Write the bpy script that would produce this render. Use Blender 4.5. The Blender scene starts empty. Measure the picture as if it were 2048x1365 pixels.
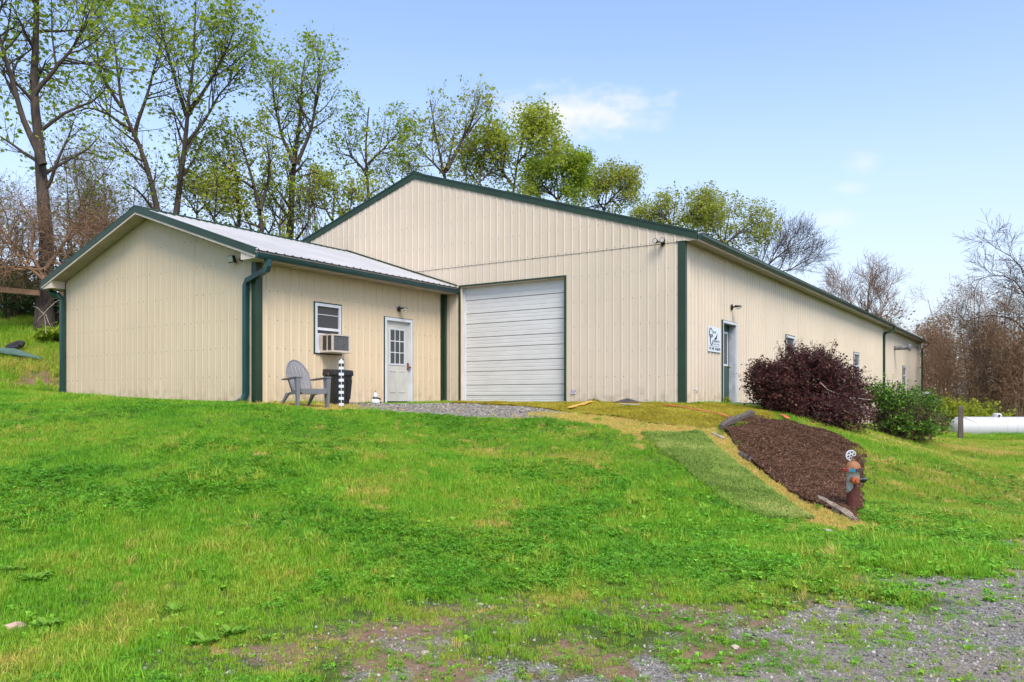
import bpy, bmesh, math, random
import numpy as np
from mathutils import Vector, Matrix
random.seed(11); RNG = np.random.default_rng(11)
SC = bpy.context.scene
COL = SC.collection
# ------------------------------------------------------------------ camera, sky, sun, exposure
FPX, CX, HY = 1640.0, 1024.0, 804.0
YAW = math.radians(33.56); CA, SA = math.cos(YAW), math.sin(YAW)
CAMX, CAMY = 7.17, -18.04
cam = bpy.data.cameras.new('camera'); camo = bpy.data.objects.new('camera', cam); COL.objects.link(camo)
camo.location = (CAMX, CAMY, 0.0); camo.rotation_euler = (math.radians(90), 0, YAW)
cam.sensor_width = 36.0; cam.lens = 36.0*FPX/2048.0; cam.shift_y = (HY-682.5)/2048.0
cam.clip_start = 0.1; cam.clip_end = 3000.0
SC.camera = camo
SUN_AZ = math.radians(-38.0)     # direction towards the sun, measured from +x towards +y
SUN_EL = math.radians(52.0)
sun = bpy.data.lights.new('sun', 'SUN'); suno = bpy.data.objects.new('sun', sun); COL.objects.link(suno)
sun.energy = 1.5; sun.angle = math.radians(28.0); sun.color = (1.0, 0.93, 0.81)
sdir = Vector((math.cos(SUN_EL)*math.cos(SUN_AZ), math.cos(SUN_EL)*math.sin(SUN_AZ), math.sin(SUN_EL)))
suno.rotation_euler = sdir.to_track_quat('Z', 'Y').to_euler(); suno.location = (20, -30, 40)
SC.view_settings.view_transform = 'Standard'; SC.view_settings.look = 'None'
SC.view_settings.gamma = 1.0; SC.view_settings.use_curve_mapping = False
SC.view_settings.exposure = 1.46
SC.render.engine = 'CYCLES'
SC.cycles.use_denoising = True
SC.cycles.use_adaptive_sampling = True; SC.cycles.adaptive_threshold = .02
SC.cycles.max_bounces = 5; SC.cycles.transparent_max_bounces = 8
SC.cycles.diffuse_bounces = 2; SC.cycles.glossy_bounces = 2; SC.cycles.transmission_bounces = 4
SC.cycles.caustics_reflective = False; SC.cycles.caustics_refractive = False

def w_of(X, Y):
    return (CAMX + X*CA - Y*SA, CAMY + X*SA + Y*CA)
def raydir(px, py):
    X, Z = (px-CX)/FPX, (HY-py)/FPX
    return Vector((X*CA-SA, X*SA+CA, Z)).normalized()
def PX(px, py, d):
    x, y = w_of((px-CX)/FPX*d, d); return (x, y, (HY-py)/FPX*d)
def PD(px, d):
    return w_of((px-CX)/FPX*d, d)

world = bpy.data.worlds.new('World'); SC.world = world; world.use_nodes = True
nt = world.node_tree; nt.nodes.clear()
def nd(nt, typ, **kw):
    n = nt.nodes.new(typ)
    for k, v in kw.items():
        if k.startswith('i_'):
            key = k[2:]
            key = int(key) if key.isdigit() else key.replace('_', ' ')
            s = n.inputs[key]
            if hasattr(v, 'is_linked') or isinstance(v, bpy.types.NodeSocket): nt.links.new(v, s)
            else: s.default_value = v
        else: setattr(n, k, v)
    return n
def mth(nt, op, a, b=None, clamp=False):
    n = nt.nodes.new('ShaderNodeMath'); n.operation = op; n.use_clamp = clamp
    for i, v in enumerate((a, b)):
        if v is None: continue
        if isinstance(v, bpy.types.NodeSocket): nt.links.new(v, n.inputs[i])
        else: n.inputs[i].default_value = v
    return n.outputs[0]
def mixc(nt, fac, a, b, blend='MIX'):
    n = nt.nodes.new('ShaderNodeMix'); n.data_type = 'RGBA'; n.blend_type = blend
    for s, v in ((n.inputs[0], fac), (n.inputs[6], a), (n.inputs[7], b)):
        if isinstance(v, bpy.types.NodeSocket): nt.links.new(v, s)
        else: s.default_value = v if not isinstance(v, tuple) or len(v) == 4 else (*v, 1.0)
    return n.outputs[2]
def maprange(nt, v, a, b, c=0.0, d=1.0, smooth=True):
    n = nt.nodes.new('ShaderNodeMapRange'); n.interpolation_type = 'SMOOTHSTEP' if smooth else 'LINEAR'
    nt.links.new(v, n.inputs[0])
    for i, x in enumerate((a, b, c, d)): n.inputs[1+i].default_value = x
    return n.outputs[0]
sky = nd(nt, 'ShaderNodeTexSky', sky_type='NISHITA', sun_disc=False, sun_elevation=SUN_EL,
         sun_rotation=math.pi/2-SUN_AZ, altitude=100.0, air_density=1.0, dust_density=0.8, ozone_density=0.8)
tc = nd(nt, 'ShaderNodeTexCoord')
gen = tc.outputs['Generated']
cl_map = nd(nt, 'ShaderNodeMapping', i_Vector=gen, i_Scale=(1.0, 1.0, 1.9), i_Location=(.37, .11, .23))
cl_noise = nd(nt, 'ShaderNodeTexNoise', i_Vector=cl_map.outputs[0], i_Scale=19.0, i_Detail=5.0, i_Roughness=0.58)
cl_fine = mth(nt, 'SUBTRACT', cl_noise.outputs['Fac'], 0.5)
total = None
for px, py, rx, ry, amp in ((1152, 224, 185, 56, 1.0), (1280, 208, 36, 20, .5), (1725, 325, 36, 30, .35), (1680, 437, 54, 24, .5), (1700, 376, 36, 18, .35),
                            (2600, 300, 260, 90, .8)):
    dvec = raydir(px, py)
    right = Vector((CA, SA, 0.0)); up = right.cross(dvec).normalized(); right = dvec.cross(up).normalized()
    du = nd(nt, 'ShaderNodeVectorMath', operation='DOT_PRODUCT', i_0=gen, i_1=tuple(right)).outputs['Value']
    dv = nd(nt, 'ShaderNodeVectorMath', operation='DOT_PRODUCT', i_0=gen, i_1=tuple(up)).outputs['Value']
    df = nd(nt, 'ShaderNodeVectorMath', operation='DOT_PRODUCT', i_0=gen, i_1=tuple(dvec)).outputs['Value']
    front = mth(nt, 'GREATER_THAN', df, 0.2)
    k = math.cos(math.atan2(math.hypot(px-CX, 0), FPX))
    eu = mth(nt, 'DIVIDE', du, rx/FPX*k); ev = mth(nt, 'DIVIDE', dv, ry/FPX*k)
    rr = mth(nt, 'SQRT', mth(nt, 'ADD', mth(nt, 'MULTIPLY', eu, eu), mth(nt, 'MULTIPLY', ev, ev)))
    m = mth(nt, 'ADD', mth(nt, 'SUBTRACT', 1.0, rr), mth(nt, 'MULTIPLY', cl_fine, 2.3))
    m = mth(nt, 'MULTIPLY', maprange(nt, m, -.1, 1.15), amp)
    m = mth(nt, 'MULTIPLY', m, front)
    total = m if total is None else mth(nt, 'MAXIMUM', total, m)
hz = nd(nt, 'ShaderNodeSeparateXYZ', i_0=gen).outputs['Z']
hazef = mth(nt, 'MULTIPLY', maprange(nt, hz, .42, .02), .72)
skyg = mixc(nt, 1.0, sky.outputs['Color'], (.90, .865, .91, 1.0), 'MULTIPLY')
skyh = mixc(nt, hazef, skyg, (2.15, 2.33, 2.66, 1.0))
skyc = mixc(nt, total, skyh, (3.0, 3.05, 3.15, 1.0))
bg = nd(nt, 'ShaderNodeBackground', i_Color=skyc, i_Strength=0.12)
out = nd(nt, 'ShaderNodeOutputWorld', i_Surface=bg.outputs[0])

# ------------------------------------------------------------------ noise and terrain
def vnoise(x, y, seed=0):
    ix, iy = np.floor(x), np.floor(y); fx, fy = x-ix, y-iy
    fx = fx*fx*(3-2*fx); fy = fy*fy*(3-2*fy)
    def h(a, b): 
        v = np.sin(a*127.1+b*311.7+seed*74.7)*43758.5453; return v-np.floor(v)
    return (h(ix, iy)*(1-fx)+h(ix+1, iy)*fx)*(1-fy)+(h(ix, iy+1)*(1-fx)+h(ix+1, iy+1)*fx)*fy
def fbm(x, y, seed=0, oct=4):
    s, a, t = 0, 1.0, 0
    for o in range(oct):
        s = s + a*vnoise(x*2**o, y*2**o, seed+o); t += a; a *= .5
    return s/t
CTRL = []
for px, lst in {
    -900: ((3, -1.6), (8, -1.0), (14, 0.1), (22, 1.4)),
    -300: ((3, -1.6), (7, -1.35), (11, -.7), (16, -.02), (22, .75), (30, 2.4)),
    0: ((3, -1.6), (5, -1.6), (8, -1.22), (11, -.75), (14, -.3), (17, .05), (20, .28), (22, .4), (27, 1.75), (31, 3.0)),
    131: ((21.6, .2),), 250: ((20.1, .06), (16, -.05), (12, -.6), (8, -1.25)),
    60: ((25, 1.2), (28, 2.1)), 
    380: ((18.7, -.03), (16, -.1)),
    560: ((3, -1.6), (5, -1.6), (7.5, -1.33), (10, -.93), (13, -.42), (15.5, -.1), (17.9, -.04)),
    700: ((19.7, -.04), (16.8, -.18), (14, -.45)),
    900: ((22.7, -.04), (20, -.1), (17.3, -.32), (14.5, -.7)),
    1024: ((0, -1.62), (3, -1.62), (5, -1.62), (7, -1.53), (10, -1.2), (13, -.85), (15.5, -.53), (18, -.2), (20, -.09), (21.6, -.04)),
    1180: ((20.3, -.04), (18, -.14), (16.3, -.34), (13, -.8)),
    1300: ((5, -1.62), (7, -1.58), (10, -1.33), (12, -1.0), (14.5, -.57), (17, -.24), (19.3, -.06)),
    1400: ((14.3, -.57), (16.5, -.28), (19.5, -.06)),
    1500: ((17.5, -.29), (14, -.75), (11, -1.33)),
    1600: ((5, -1.62), (8, -1.57), (10.3, -1.5)),
    1705: ((10.7, -1.42), (8, -1.55), (13, -1.32)),
    1900: ((5, -1.62), (8, -1.6), (13, -1.53), (20, -1.5), (28, -1.5), (36, -1.55), (46, -1.7)),
    2200: ((3, -1.62), (8, -1.6), (16, -1.55), (28, -1.55), (40, -1.65), (60, -2.0)),
    2900: ((8, -1.6), (20, -1.6), (40, -1.8))}.items():
    for d, z in lst: CTRL.append((*PD(px, d), z))
CTRL += [(0, 2, -.06), (0, 4, -.12), (0, 10, -.3), (0, 25, -.8), (0, 40, -1.2), (2.2, .3, -.29), (2, 3, -.42), (2, 10, -.8), (2, 25, -1.2),
         (4, 1.5, -.9), (4, 4, -1.05), (4, 10, -1.25), (4, 25, -1.4), (7, 0, -1.42), (7, 5, -1.45), (7, 15, -1.47), (7, 30, -1.5), (14, 10, -1.55), (16, 30, -1.6),
         (-4, 4, -.25), (-8, 10, -.3), (-8, 25, -.4), (-12, 4, -.2), (-12, -3, -.2), (-8.5, -4, -.2), (-13, 15, -.2), (-16, 8, .1),
         (-18, 4, 1.1), (-18, 15, 1.3), (-18, 30, 1.2), (-22, 5, 2.6), (-22, 20, 2.8), (-22, 40, 2.0), (-28, 0, 3.9), (-28, 20, 4.0), (-28, 40, 3.0), (-40, 10, 5.0), (-40, 40, 4.0),
         (-15, 55, .5), (-5, 60, -1.2), (5, 60, -1.6), (20, 60, -1.9), (30, -10, -1.7), (15, -35, -1.7), (-10, -40, -1.4), (-30, -25, 2.5), (-25, -12, 2.0)]
CT = np.array(CTRL)
def _U(r2): return 0.5*r2*np.log(r2+1e-9)
n_ = len(CT)
K_ = _U(((CT[:, None, :2]-CT[None, :, :2])**2).sum(-1)) + np.eye(n_)*0.35
P_ = np.c_[np.ones(n_), CT[:, :2]]
A_ = np.block([[K_, P_], [P_.T, np.zeros((3, 3))]])
SOL = np.linalg.solve(A_, np.r_[CT[:, 2], 0, 0, 0])
def Hraw(x, y):
    out = np.empty(x.shape)
    for i in range(0, len(x), 20000):
        xs, ys = x[i:i+20000], y[i:i+20000]
        r2 = (xs[:, None]-CT[None, :, 0])**2+(ys[:, None]-CT[None, :, 1])**2
        out[i:i+20000] = _U(r2)@SOL[:n_]+SOL[n_]+SOL[n_+1]*xs+SOL[n_+2]*ys
    return out
def smooth(a, b, v):
    t = np.clip((v-a)/(b-a), 0, 1); return t*t*(3-2*t)
def H(x, y):
    x = np.atleast_1d(np.asarray(x, float)); y = np.atleast_1d(np.asarray(y, float))
    z = Hraw(x, y)
    r = np.hypot(x+6, y-8)
    far = -1.9+6.0*smooth(6, -36, x)
    k = smooth(42, 75, r)
    z = z*(1-k)+far*k
    # micro relief, faded out close to the walls
    wall = np.minimum(np.hypot(np.maximum(np.maximum(-14.7-x, x+7.0), 0), np.maximum(np.maximum(-6.5-y, y), 0)),
                      np.hypot(np.maximum(np.maximum(-16.3-x, x), 0), np.maximum(np.maximum(-y, y-40), 0)))
    m = smooth(.3, 2.5, wall)
    z = z+m*((fbm(x*.8, y*.8, 3, 3)-.5)*.10+(fbm(x*3.2, y*3.2, 9, 2)-.5)*.03)
    inside = wall < .05
    z = np.where(inside & (x < -.2), np.minimum(z, -.05), z)
    return z
def h1(x, y): return float(H([x], [y])[0])
def G(px, py, dmax=120.0):
    d = np.linspace(2.5, dmax, 2400)
    X = (px-CX)/FPX*d
    x = CAMX+X*CA-d*SA; y = CAMY+X*SA+d*CA
    z = (HY-py)/FPX*d
    h = H(x, y)
    k = np.argmax(z <= h)
    if not (z <= h).any(): k = len(d)-1
    return (float(x[k]), float(y[k]), float(h[k]))
def inpoly(x, y, poly):
    c = np.zeros(x.shape, bool); n = len(poly); j = n-1
    for i in range(n):
        xi, yi = poly[i][:2]; xj, yj = poly[j][:2]
        cond = ((yi > y) != (yj > y)) & (x < (xj-xi)*(y-yi)/(yj-yi+1e-12)+xi)
        c ^= cond; j = i
    return c
# ------------------------------------------------------------------ object helpers
def tag(o, label=None, cat=None, group=None, kind=None):
    if label: o['label'] = label
    if cat: o['category'] = cat
    if group: o['group'] = group
    if kind: o['kind'] = kind
    return o
def thing(name, label, cat, loc=(0, 0, 0), rz=0.0, group=None):
    o = bpy.data.objects.new(name, None); COL.objects.link(o)
    o.empty_display_size = .2
    o.location = loc; o.rotation_euler = (0, 0, rz)
    return tag(o, label, cat, group)
class MB:
    def __init__(s): s.v = []; s.f = []
    def poly(s, pts):
        n = len(s.v); s.v += [tuple(p) for p in pts]; s.f.append(tuple(range(n, n+len(pts)))); return s
    def box(s, x0, x1, y0, y1, z0, z1):
        n = len(s.v)
        s.v += [(x0, y0, z0), (x1, y0, z0), (x1, y1, z0), (x0, y1, z0), (x0, y0, z1), (x1, y0, z1), (x1, y1, z1), (x0, y1, z1)]
        s.f += [tuple(n+i for i in q) for q in ((0, 3, 2, 1), (4, 5, 6, 7), (0, 1, 5, 4), (1, 2, 6, 5), (2, 3, 7, 6), (3, 0, 4, 7))]
        return s
    def hexa(s, a, b):       # two quads (bottom, top) of four points each
        n = len(s.v); s.v += [tuple(p) for p in a]+[tuple(p) for p in b]
        s.f += [tuple(n+i for i in q) for q in ((0, 3, 2, 1), (4, 5, 6, 7), (0, 1, 5, 4), (1, 2, 6, 5), (2, 3, 7, 6), (3, 0, 4, 7))]
        return s
    def prism(s, outline, vec):   # extrude a closed outline (list of 3D points) along vec
        n = len(s.v); k = len(outline); vec = Vector(vec)
        s.v += [tuple(p) for p in outline]+[tuple(Vector(p)+vec) for p in outline]
        s.f.append(tuple(n+i for i in range(k-1, -1, -1))); s.f.append(tuple(n+k+i for i in range(k)))
        for i in range(k): j = (i+1) % k; s.f.append((n+i, n+j, n+k+j, n+k+i))
        return s
    def tube(s, pts, rad, sides=8, caps=True, squash=None):
        pts = [Vector(p) for p in pts]; n0 = len(s.v); m = len(pts)
        if not hasattr(rad, '__len__'): rad = [rad]*m
        ref = Vector((0, 0, 1)) if abs((pts[-1]-pts[0]).normalized().z) < .9 else Vector((1, 0, 0))
        for i, p in enumerate(pts):
            t = (pts[min(i+1, m-1)]-pts[max(i-1, 0)]).normalized()
            a = t.cross(ref).normalized(); b = a.cross(t).normalized()
            for k in range(sides):
                th = 2*math.pi*(k+.5)/sides
                s.v.append(tuple(p+(a*math.cos(th)+b*math.sin(th))*rad[i]))
        for i in range(m-1):
            for k in range(sides):
                k2 = (k+1) % sides
                s.f.append((n0+i*sides+k, n0+i*sides+k2, n0+(i+1)*sides+k2, n0+(i+1)*sides+k))
        if caps:
            s.f.append(tuple(n0+k for k in range(sides-1, -1, -1))); s.f.append(tuple(n0+(m-1)*sides+k for k in range(sides)))
        return s
    def lathe(s, prof, sides=16, origin=(0, 0, 0), axis='z'):
        n0 = len(s.v); o = Vector(origin); m = len(prof)
        for r, z in prof:
            for k in range(sides):
                th = 2*math.pi*k/sides; c, d = r*math.cos(th), r*math.sin(th)
                p = {'z': (c, d, z), 'x': (z, c, d), 'y': (d, z, c)}[axis]
                s.v.append(tuple(o+Vector(p)))
        for i in range(m-1):
            for k in range(sides):
                k2 = (k+1) % sides
                s.f.append((n0+i*sides+k, n0+i*sides+k2, n0+(i+1)*sides+k2, n0+(i+1)*sides+k))
        s.f.append(tuple(n0+k for k in range(sides-1, -1, -1))); s.f.append(tuple(n0+(m-1)*sides+k for k in range(sides)))
        return s
    def build(s, name, mat, parent=None, smooth=False, bevel=0.0, loc=None, label=None, kind=None, autosmooth=None):
        me = bpy.data.meshes.new(name); me.from_pydata(s.v, [], s.f)
        if bevel > 0 or True:
            bm = bmesh.new(); bm.from_mesh(me)
            if bevel > 0:
                bmesh.ops.remove_doubles(bm, verts=bm.verts, dist=1e-5)
                es = [e for e in bm.edges if len(e.link_faces) == 2 and e.calc_face_angle(0) > .5]
                bmesh.ops.bevel(bm, geom=es, offset=bevel, segments=2, profile=.6, affect='EDGES', clamp_overlap=True)
            bmesh.ops.recalc_face_normals(bm, faces=bm.faces)
            bm.to_mesh(me); bm.free()
        if smooth:
            me.polygons.foreach_set('use_smooth', [True]*len(me.polygons))
            if autosmooth is not None: me.set_sharp_from_angle(angle=autosmooth)
        return link(name, me, mat, parent, loc, label, kind)
def link(name, me, mat, parent=None, loc=None, label=None, kind=None):
    if mat is not None and len(me.materials) == 0:
        for m in (mat if isinstance(mat, (list, tuple)) else [mat]): me.materials.append(m)
    o = bpy.data.objects.new(name, me); COL.objects.link(o)
    if parent is not None: o.parent = parent
    if loc: o.location = loc
    tag(o, label, kind=kind)
    return o
def np_mesh(name, verts, faces, nside, mat, smooth=False):
    """verts (N,3), faces (M,nside) numpy"""
    me = bpy.data.meshes.new(name)
    verts = np.ascontiguousarray(verts, np.float32); faces = np.ascontiguousarray(faces, np.int32)
    me.vertices.add(len(verts)); me.vertices.foreach_set('co', verts.ravel())
    me.loops.add(faces.size); me.loops.foreach_set('vertex_index', faces.ravel())
    me.polygons.add(len(faces)); me.polygons.foreach_set('loop_start', np.arange(0, faces.size, nside, dtype=np.int32))
    me.polygons.foreach_set('loop_total', np.full(len(faces), nside, np.int32))
    if smooth: me.polygons.foreach_set('use_smooth', np.ones(len(faces), bool))
    me.update(calc_edges=True); me.validate()
    if mat is not None: me.materials.append(mat)
    return me
# ------------------------------------------------------------------ materials
def new_mat(name):
    m = bpy.data.materials.new(name); m.use_nodes = True; t = m.node_tree
    b = t.nodes['Principled BSDF']; return m, t, b
def mat(name, col, rough=.6, metal=0.0, var=.10, scale=6.0, bump=0.0, bscale=60.0, stretch=(1, 1, 1), col2=None, spec=.5, coord='Object', detail=5.0, thr=(.3, .7)):
    m, t, b = new_mat(name)
    tcn = nd(t, 'ShaderNodeTexCoord')
    mp = nd(t, 'ShaderNodeMapping', i_Vector=tcn.outputs[coord], i_Scale=stretch)
    nz = nd(t, 'ShaderNodeTexNoise', i_Vector=mp.outputs[0], i_Scale=scale, i_Detail=detail, i_Roughness=.6)
    f = maprange(t, nz.outputs['Fac'], thr[0], thr[1])
    c2 = col2 if col2 else tuple(c*(1-2*var) for c in col)
    c1 = col if col2 else tuple(min(1, c*(1+var)) for c in col)
    cc = mixc(t, f, (*c1, 1), (*c2, 1))
    t.links.new(cc, b.inputs['Base Color'])
    b.inputs['Roughness'].default_value = rough; b.inputs['Metallic'].default_value = metal
    b.inputs['Specular IOR Level'].default_value = spec
    if bump > 0:
        nb = nd(t, 'ShaderNodeTexNoise', i_Vector=mp.outputs[0], i_Scale=bscale, i_Detail=4.0)
        bp = nd(t, 'ShaderNodeBump', i_Strength=bump, i_Distance=.02, i_Height=nb.outputs['Fac'])
        t.links.new(bp.outputs[0], b.inputs['Normal'])
    return m
def siding(name, col, grime=(.40, .33, .22), amount=.35):
    m, t, b = new_mat(name)
    tcn = nd(t, 'ShaderNodeTexCoord')
    oc = tcn.outputs['Object']
    mp = nd(t, 'ShaderNodeMapping', i_Vector=oc, i_Scale=(7.0, 7.0, .35))
    st = nd(t, 'ShaderNodeTexNoise', i_Vector=mp.outputs[0], i_Scale=1.6, i_Detail=6.0, i_Roughness=.65).outputs['Fac']
    big = nd(t, 'ShaderNodeTexNoise', i_Vector=oc, i_Scale=.45, i_Detail=3.0).outputs['Fac']
    c = mixc(t, maprange(t, big, .3, .7), (*col, 1), (*(x*.93 for x in col), 1))
    c = mixc(t, mth(t, 'MULTIPLY', maprange(t, st, .52, .80), amount), c, (*grime, 1))
    geo = nd(t, 'ShaderNodeNewGeometry')
    z = nd(t, 'ShaderNodeSeparateXYZ', i_0=oc).outputs['Z']
    spl = mth(t, 'MULTIPLY', maprange(t, z, .55, -.05), maprange(t, nd(t, 'ShaderNodeTexNoise', i_Vector=oc, i_Scale=5.0, i_Detail=6.0).outputs['Fac'], .42, .72))
    c = mixc(t, mth(t, 'MULTIPLY', spl, .55), c, (.33, .24, .14, 1))
    t.links.new(c, b.inputs['Base Color'])
    b.inputs['Roughness'].default_value = .55; b.inputs['Specular IOR Level'].default_value = .2
    wv = nd(t, 'ShaderNodeTexNoise', i_Vector=oc, i_Scale=2.2, i_Detail=2.0)
    bp = nd(t, 'ShaderNodeBump', i_Strength=.12, i_Distance=.03, i_Height=wv.outputs['Fac'])
    t.links.new(bp.outputs[0], b.inputs['Normal'])
    return m
def leafmat(name, cols, trans=.35, rough=.55, inst=False):
    m, t, b = new_mat(name)
    if inst:
        f = nd(t, 'ShaderNodeAttribute', attribute_type='INSTANCER', attribute_name='tint').outputs['Fac']
    else:
        f = nd(t, 'ShaderNodeNewGeometry').outputs['Random Per Island']
    r = nd(t, 'ShaderNodeValToRGB', i_Fac=f)
    e = r.color_ramp.elements
    while len(e) < len(cols): e.new(.5)
    for i, c in enumerate(cols):
        e[i].position = i/(len(cols)-1); e[i].color = (*c, 1)
    col = r.outputs[0]
    if inst:
        rp = nd(t, 'ShaderNodeNewGeometry').outputs['Random Per Island']
        hs = nd(t, 'ShaderNodeHueSaturation', i_Color=col, i_Value=mth(t, 'ADD', mth(t, 'MULTIPLY', rp, .95), .52), i_Hue=mth(t, 'ADD', mth(t, 'MULTIPLY', rp, .03), .485))
        col = hs.outputs[0]
    t.links.new(col, b.inputs['Base Color']); b.inputs['Roughness'].default_value = rough
    b.inputs['Specular IOR Level'].default_value = .3
    tr = nd(t, 'ShaderNodeBsdfTranslucent', i_Color=col)
    mx = nd(t, 'ShaderNodeMixShader', i_Fac=trans, i_1=b.outputs[0], i_2=tr.outputs[0])
    t.links.new(mx.outputs[0], t.nodes['Material Output'].inputs['Surface'])
    return m
def glassmat(name, col=(.03, .035, .04), rough=.06):
    m, t, b = new_mat(name)
    b.inputs['Base Color'].default_value = (*col, 1); b.inputs['Roughness'].default_value = rough
    b.inputs['Specular IOR Level'].default_value = .6
    return m
M = {}
M['cream'] = siding('cream_siding', (.68, .575, .445), amount=.24)
M['cream_annex'] = siding('annex_siding', (.68, .545, .37), grime=(.36, .28, .16), amount=.28)
M['cream_trim'] = mat('cream_trim', (.68, .57, .46), .5, var=.06, scale=2)
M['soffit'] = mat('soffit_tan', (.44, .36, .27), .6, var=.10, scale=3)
M['green'] = mat('green_trim', (.018, .046, .022), .42, var=.12, scale=1.5)
M['green_gutter'] = mat('green_gutter', (.010, .052, .050), .3, var=.15, scale=1.2)
M['white_roof'] = mat('white_roof', (.44, .43, .42), .45, var=.05, scale=.8)
M['white_paint'] = mat('white_paint', (.64, .66, .70), .45, var=.05, scale=3)
M['door_white'] = mat('door_white', (.55, .54, .49), .5, var=.06, scale=2)
M['garage'] = mat('garage_white', (.67, .66, .63), .5, var=.03, scale=2.2, stretch=(1, 1, 3))
M['door_green'] = mat('door_green', (.022, .075, .052), .4, var=.1, scale=3)
M['screw'] = mat('screw_head', (.16, .13, .10), .5, .4, var=.2)
M['dark'] = mat('dark_void', (.02, .02, .02), .8)
M['black_metal'] = mat('black_metal', (.022, .022, .024), .4, .0, var=.2)
M['glass'] = glassmat('window_glass', (.05, .055, .06), .05)
M['lamp_glass'] = glassmat('lamp_glass', (.55, .53, .45), .2)
M['plinth'] = mat('dark_plinth', (.03, .03, .035), .7, var=.3, scale=8)
M['galv'] = mat('galvanised', (.26, .26, .27), .5, .5, var=.2, scale=6)
M['brass'] = mat('brass', (.45, .30, .08), .3, .9)
M['rust'] = mat('rusty_brown', (.20, .08, .04), .7, col2=(.10, .05, .035), scale=14, bump=.3)
M['bark'] = mat('tree_bark', (.085, .060, .044), .9, col2=(.035, .026, .021), scale=9, stretch=(1, 1, .25), bump=.6, bscale=22)
M['bark_dark'] = mat('twig_bark', (.10, .067, .05), .9, col2=(.05, .034, .026), scale=9)
M['bark_red'] = mat('brown_twig', (.30, .175, .095), .9, col2=(.15, .085, .05), scale=7)
M['dead'] = mat('bleached_wood', (.42, .38, .31), .8, col2=(.25, .21, .16), scale=12)
# ------------------------------------------------------------------ ground regions (world polygons)
def gp(lst): return [G(a, b) for a, b in lst]
def dp(lst): return [(*PD(a, d), h1(*PD(a, d))) for a, d in lst]
MULCH_L = [(1446, 866), (1484, 912), (1535, 955), (1603, 1000), (1668, 1028), (1712, 1046)]
MULCH_R = [(1506, 834), (1590, 848), (1680, 872), (1728, 905), (1727, 960), (1722, 1020)]
RUN_L = [(1282, 870), (1330, 908), (1400, 968), (1468, 1020), (1540, 1042)]
RUN_R = [(1400, 868), (1428, 892), (1478, 937), (1552, 992), (1630, 1042)]
mulch_l, mulch_r = gp(MULCH_L), gp(MULCH_R)
run_l, run_r = gp(RUN_L), gp(RUN_R)
POLY_MULCH = mulch_l+mulch_r[::-1]
POLY_RUN = run_l+run_r[::-1]
# olive mats lie on the pad before the big door: far edge along the wall, near edge towards the lawn
MAT_FAR = [(905, 22.4), (1020, 21.35), (1175, 20.2), (1300, 19.35), (1372, 18.75), (1430, 20.0), (1520, 19.4)]
MAT_NEAR = [(905, 21.1), (1020, 19.7), (1110, 17.9), (1215, 16.6), (1320, 15.4), (1420, 15.0), (1560, 17.2)]
mat_far, mat_near = dp(MAT_FAR), dp(MAT_NEAR)
POLY_MAT = mat_far+mat_near[::-1]
POLY_PAD = dp([(655, 18.6), (690, 19.4), (760, 20.2), (900, 21.6), (1020, 20.4), (1110, 18.4), (1130, 17.3), (1060, 16.9), (960, 17.2), (860, 17.6), (760, 17.6), (700, 17.3)])
POLY_STRAW1 = dp([(1060, 17.4), (1130, 17.6), (1215, 16.9), (1320, 15.7), (1425, 15.2), (1445, 14.6), (1400, 14.0), (1290, 14.3), (1215, 15.5), (1130, 16.5)])
POLY_STRAW2 = [G(a, b) for a, b in [(1398, 866), (1430, 896), (1480, 940), (1555, 996), (1640, 1046), (1690, 1062), (1722, 1050)]]+mulch_l[::-1]
POLY_STRAW3 = dp([(480, 17.1), (700, 18.4), (700, 16.9), (640, 15.9), (500, 15.9)])
POLY_SOIL = [G(a, b) for a, b in [(40, 770), (132, 786), (134, 762), (60, 750)]]
def sdist_line(x, y, a, b):
    dx, dy = b[0]-a[0], b[1]-a[1]; L = math.hypot(dx, dy)
    return ((x-a[0])*(-dy)+(y-a[1])*dx)/L
drive_a, drive_b = G(1480, 1365), G(2048, 1165)
patch_pts = [G(380, 1364), G(700, 1268), G(1050, 1226), G(1400, 1206), G(1750, 1180), G(2048, 1120), G(2500, 1080)]
def polydist(x, y, pts):
    best = np.full(x.shape, 1e9); sg = np.ones(x.shape)
    for a, b in zip(pts[:-1], pts[1:]):
        ax, ay, bx, by = a[0], a[1], b[0], b[1]; dx, dy = bx-ax, by-ay
        t = np.clip(((x-ax)*dx+(y-ay)*dy)/(dx*dx+dy*dy), 0, 1)
        d = np.hypot(x-ax-t*dx, y-ay-t*dy); s = np.where((x-ax)*dy-(y-ay)*dx > 0, 1.0, -1.0)
        up = d < best-1e-6; best = np.where(up, d, best); sg = np.where(up, s, sg)
    return best*sg
def near_poly(x, y, poly, w):
    pts = list(poly)+[poly[0]]; d = np.abs(polydist(x, y, pts)); return np.where(inpoly(x, y, poly), 1.0, np.clip(1-d/w, 0, 1))
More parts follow.
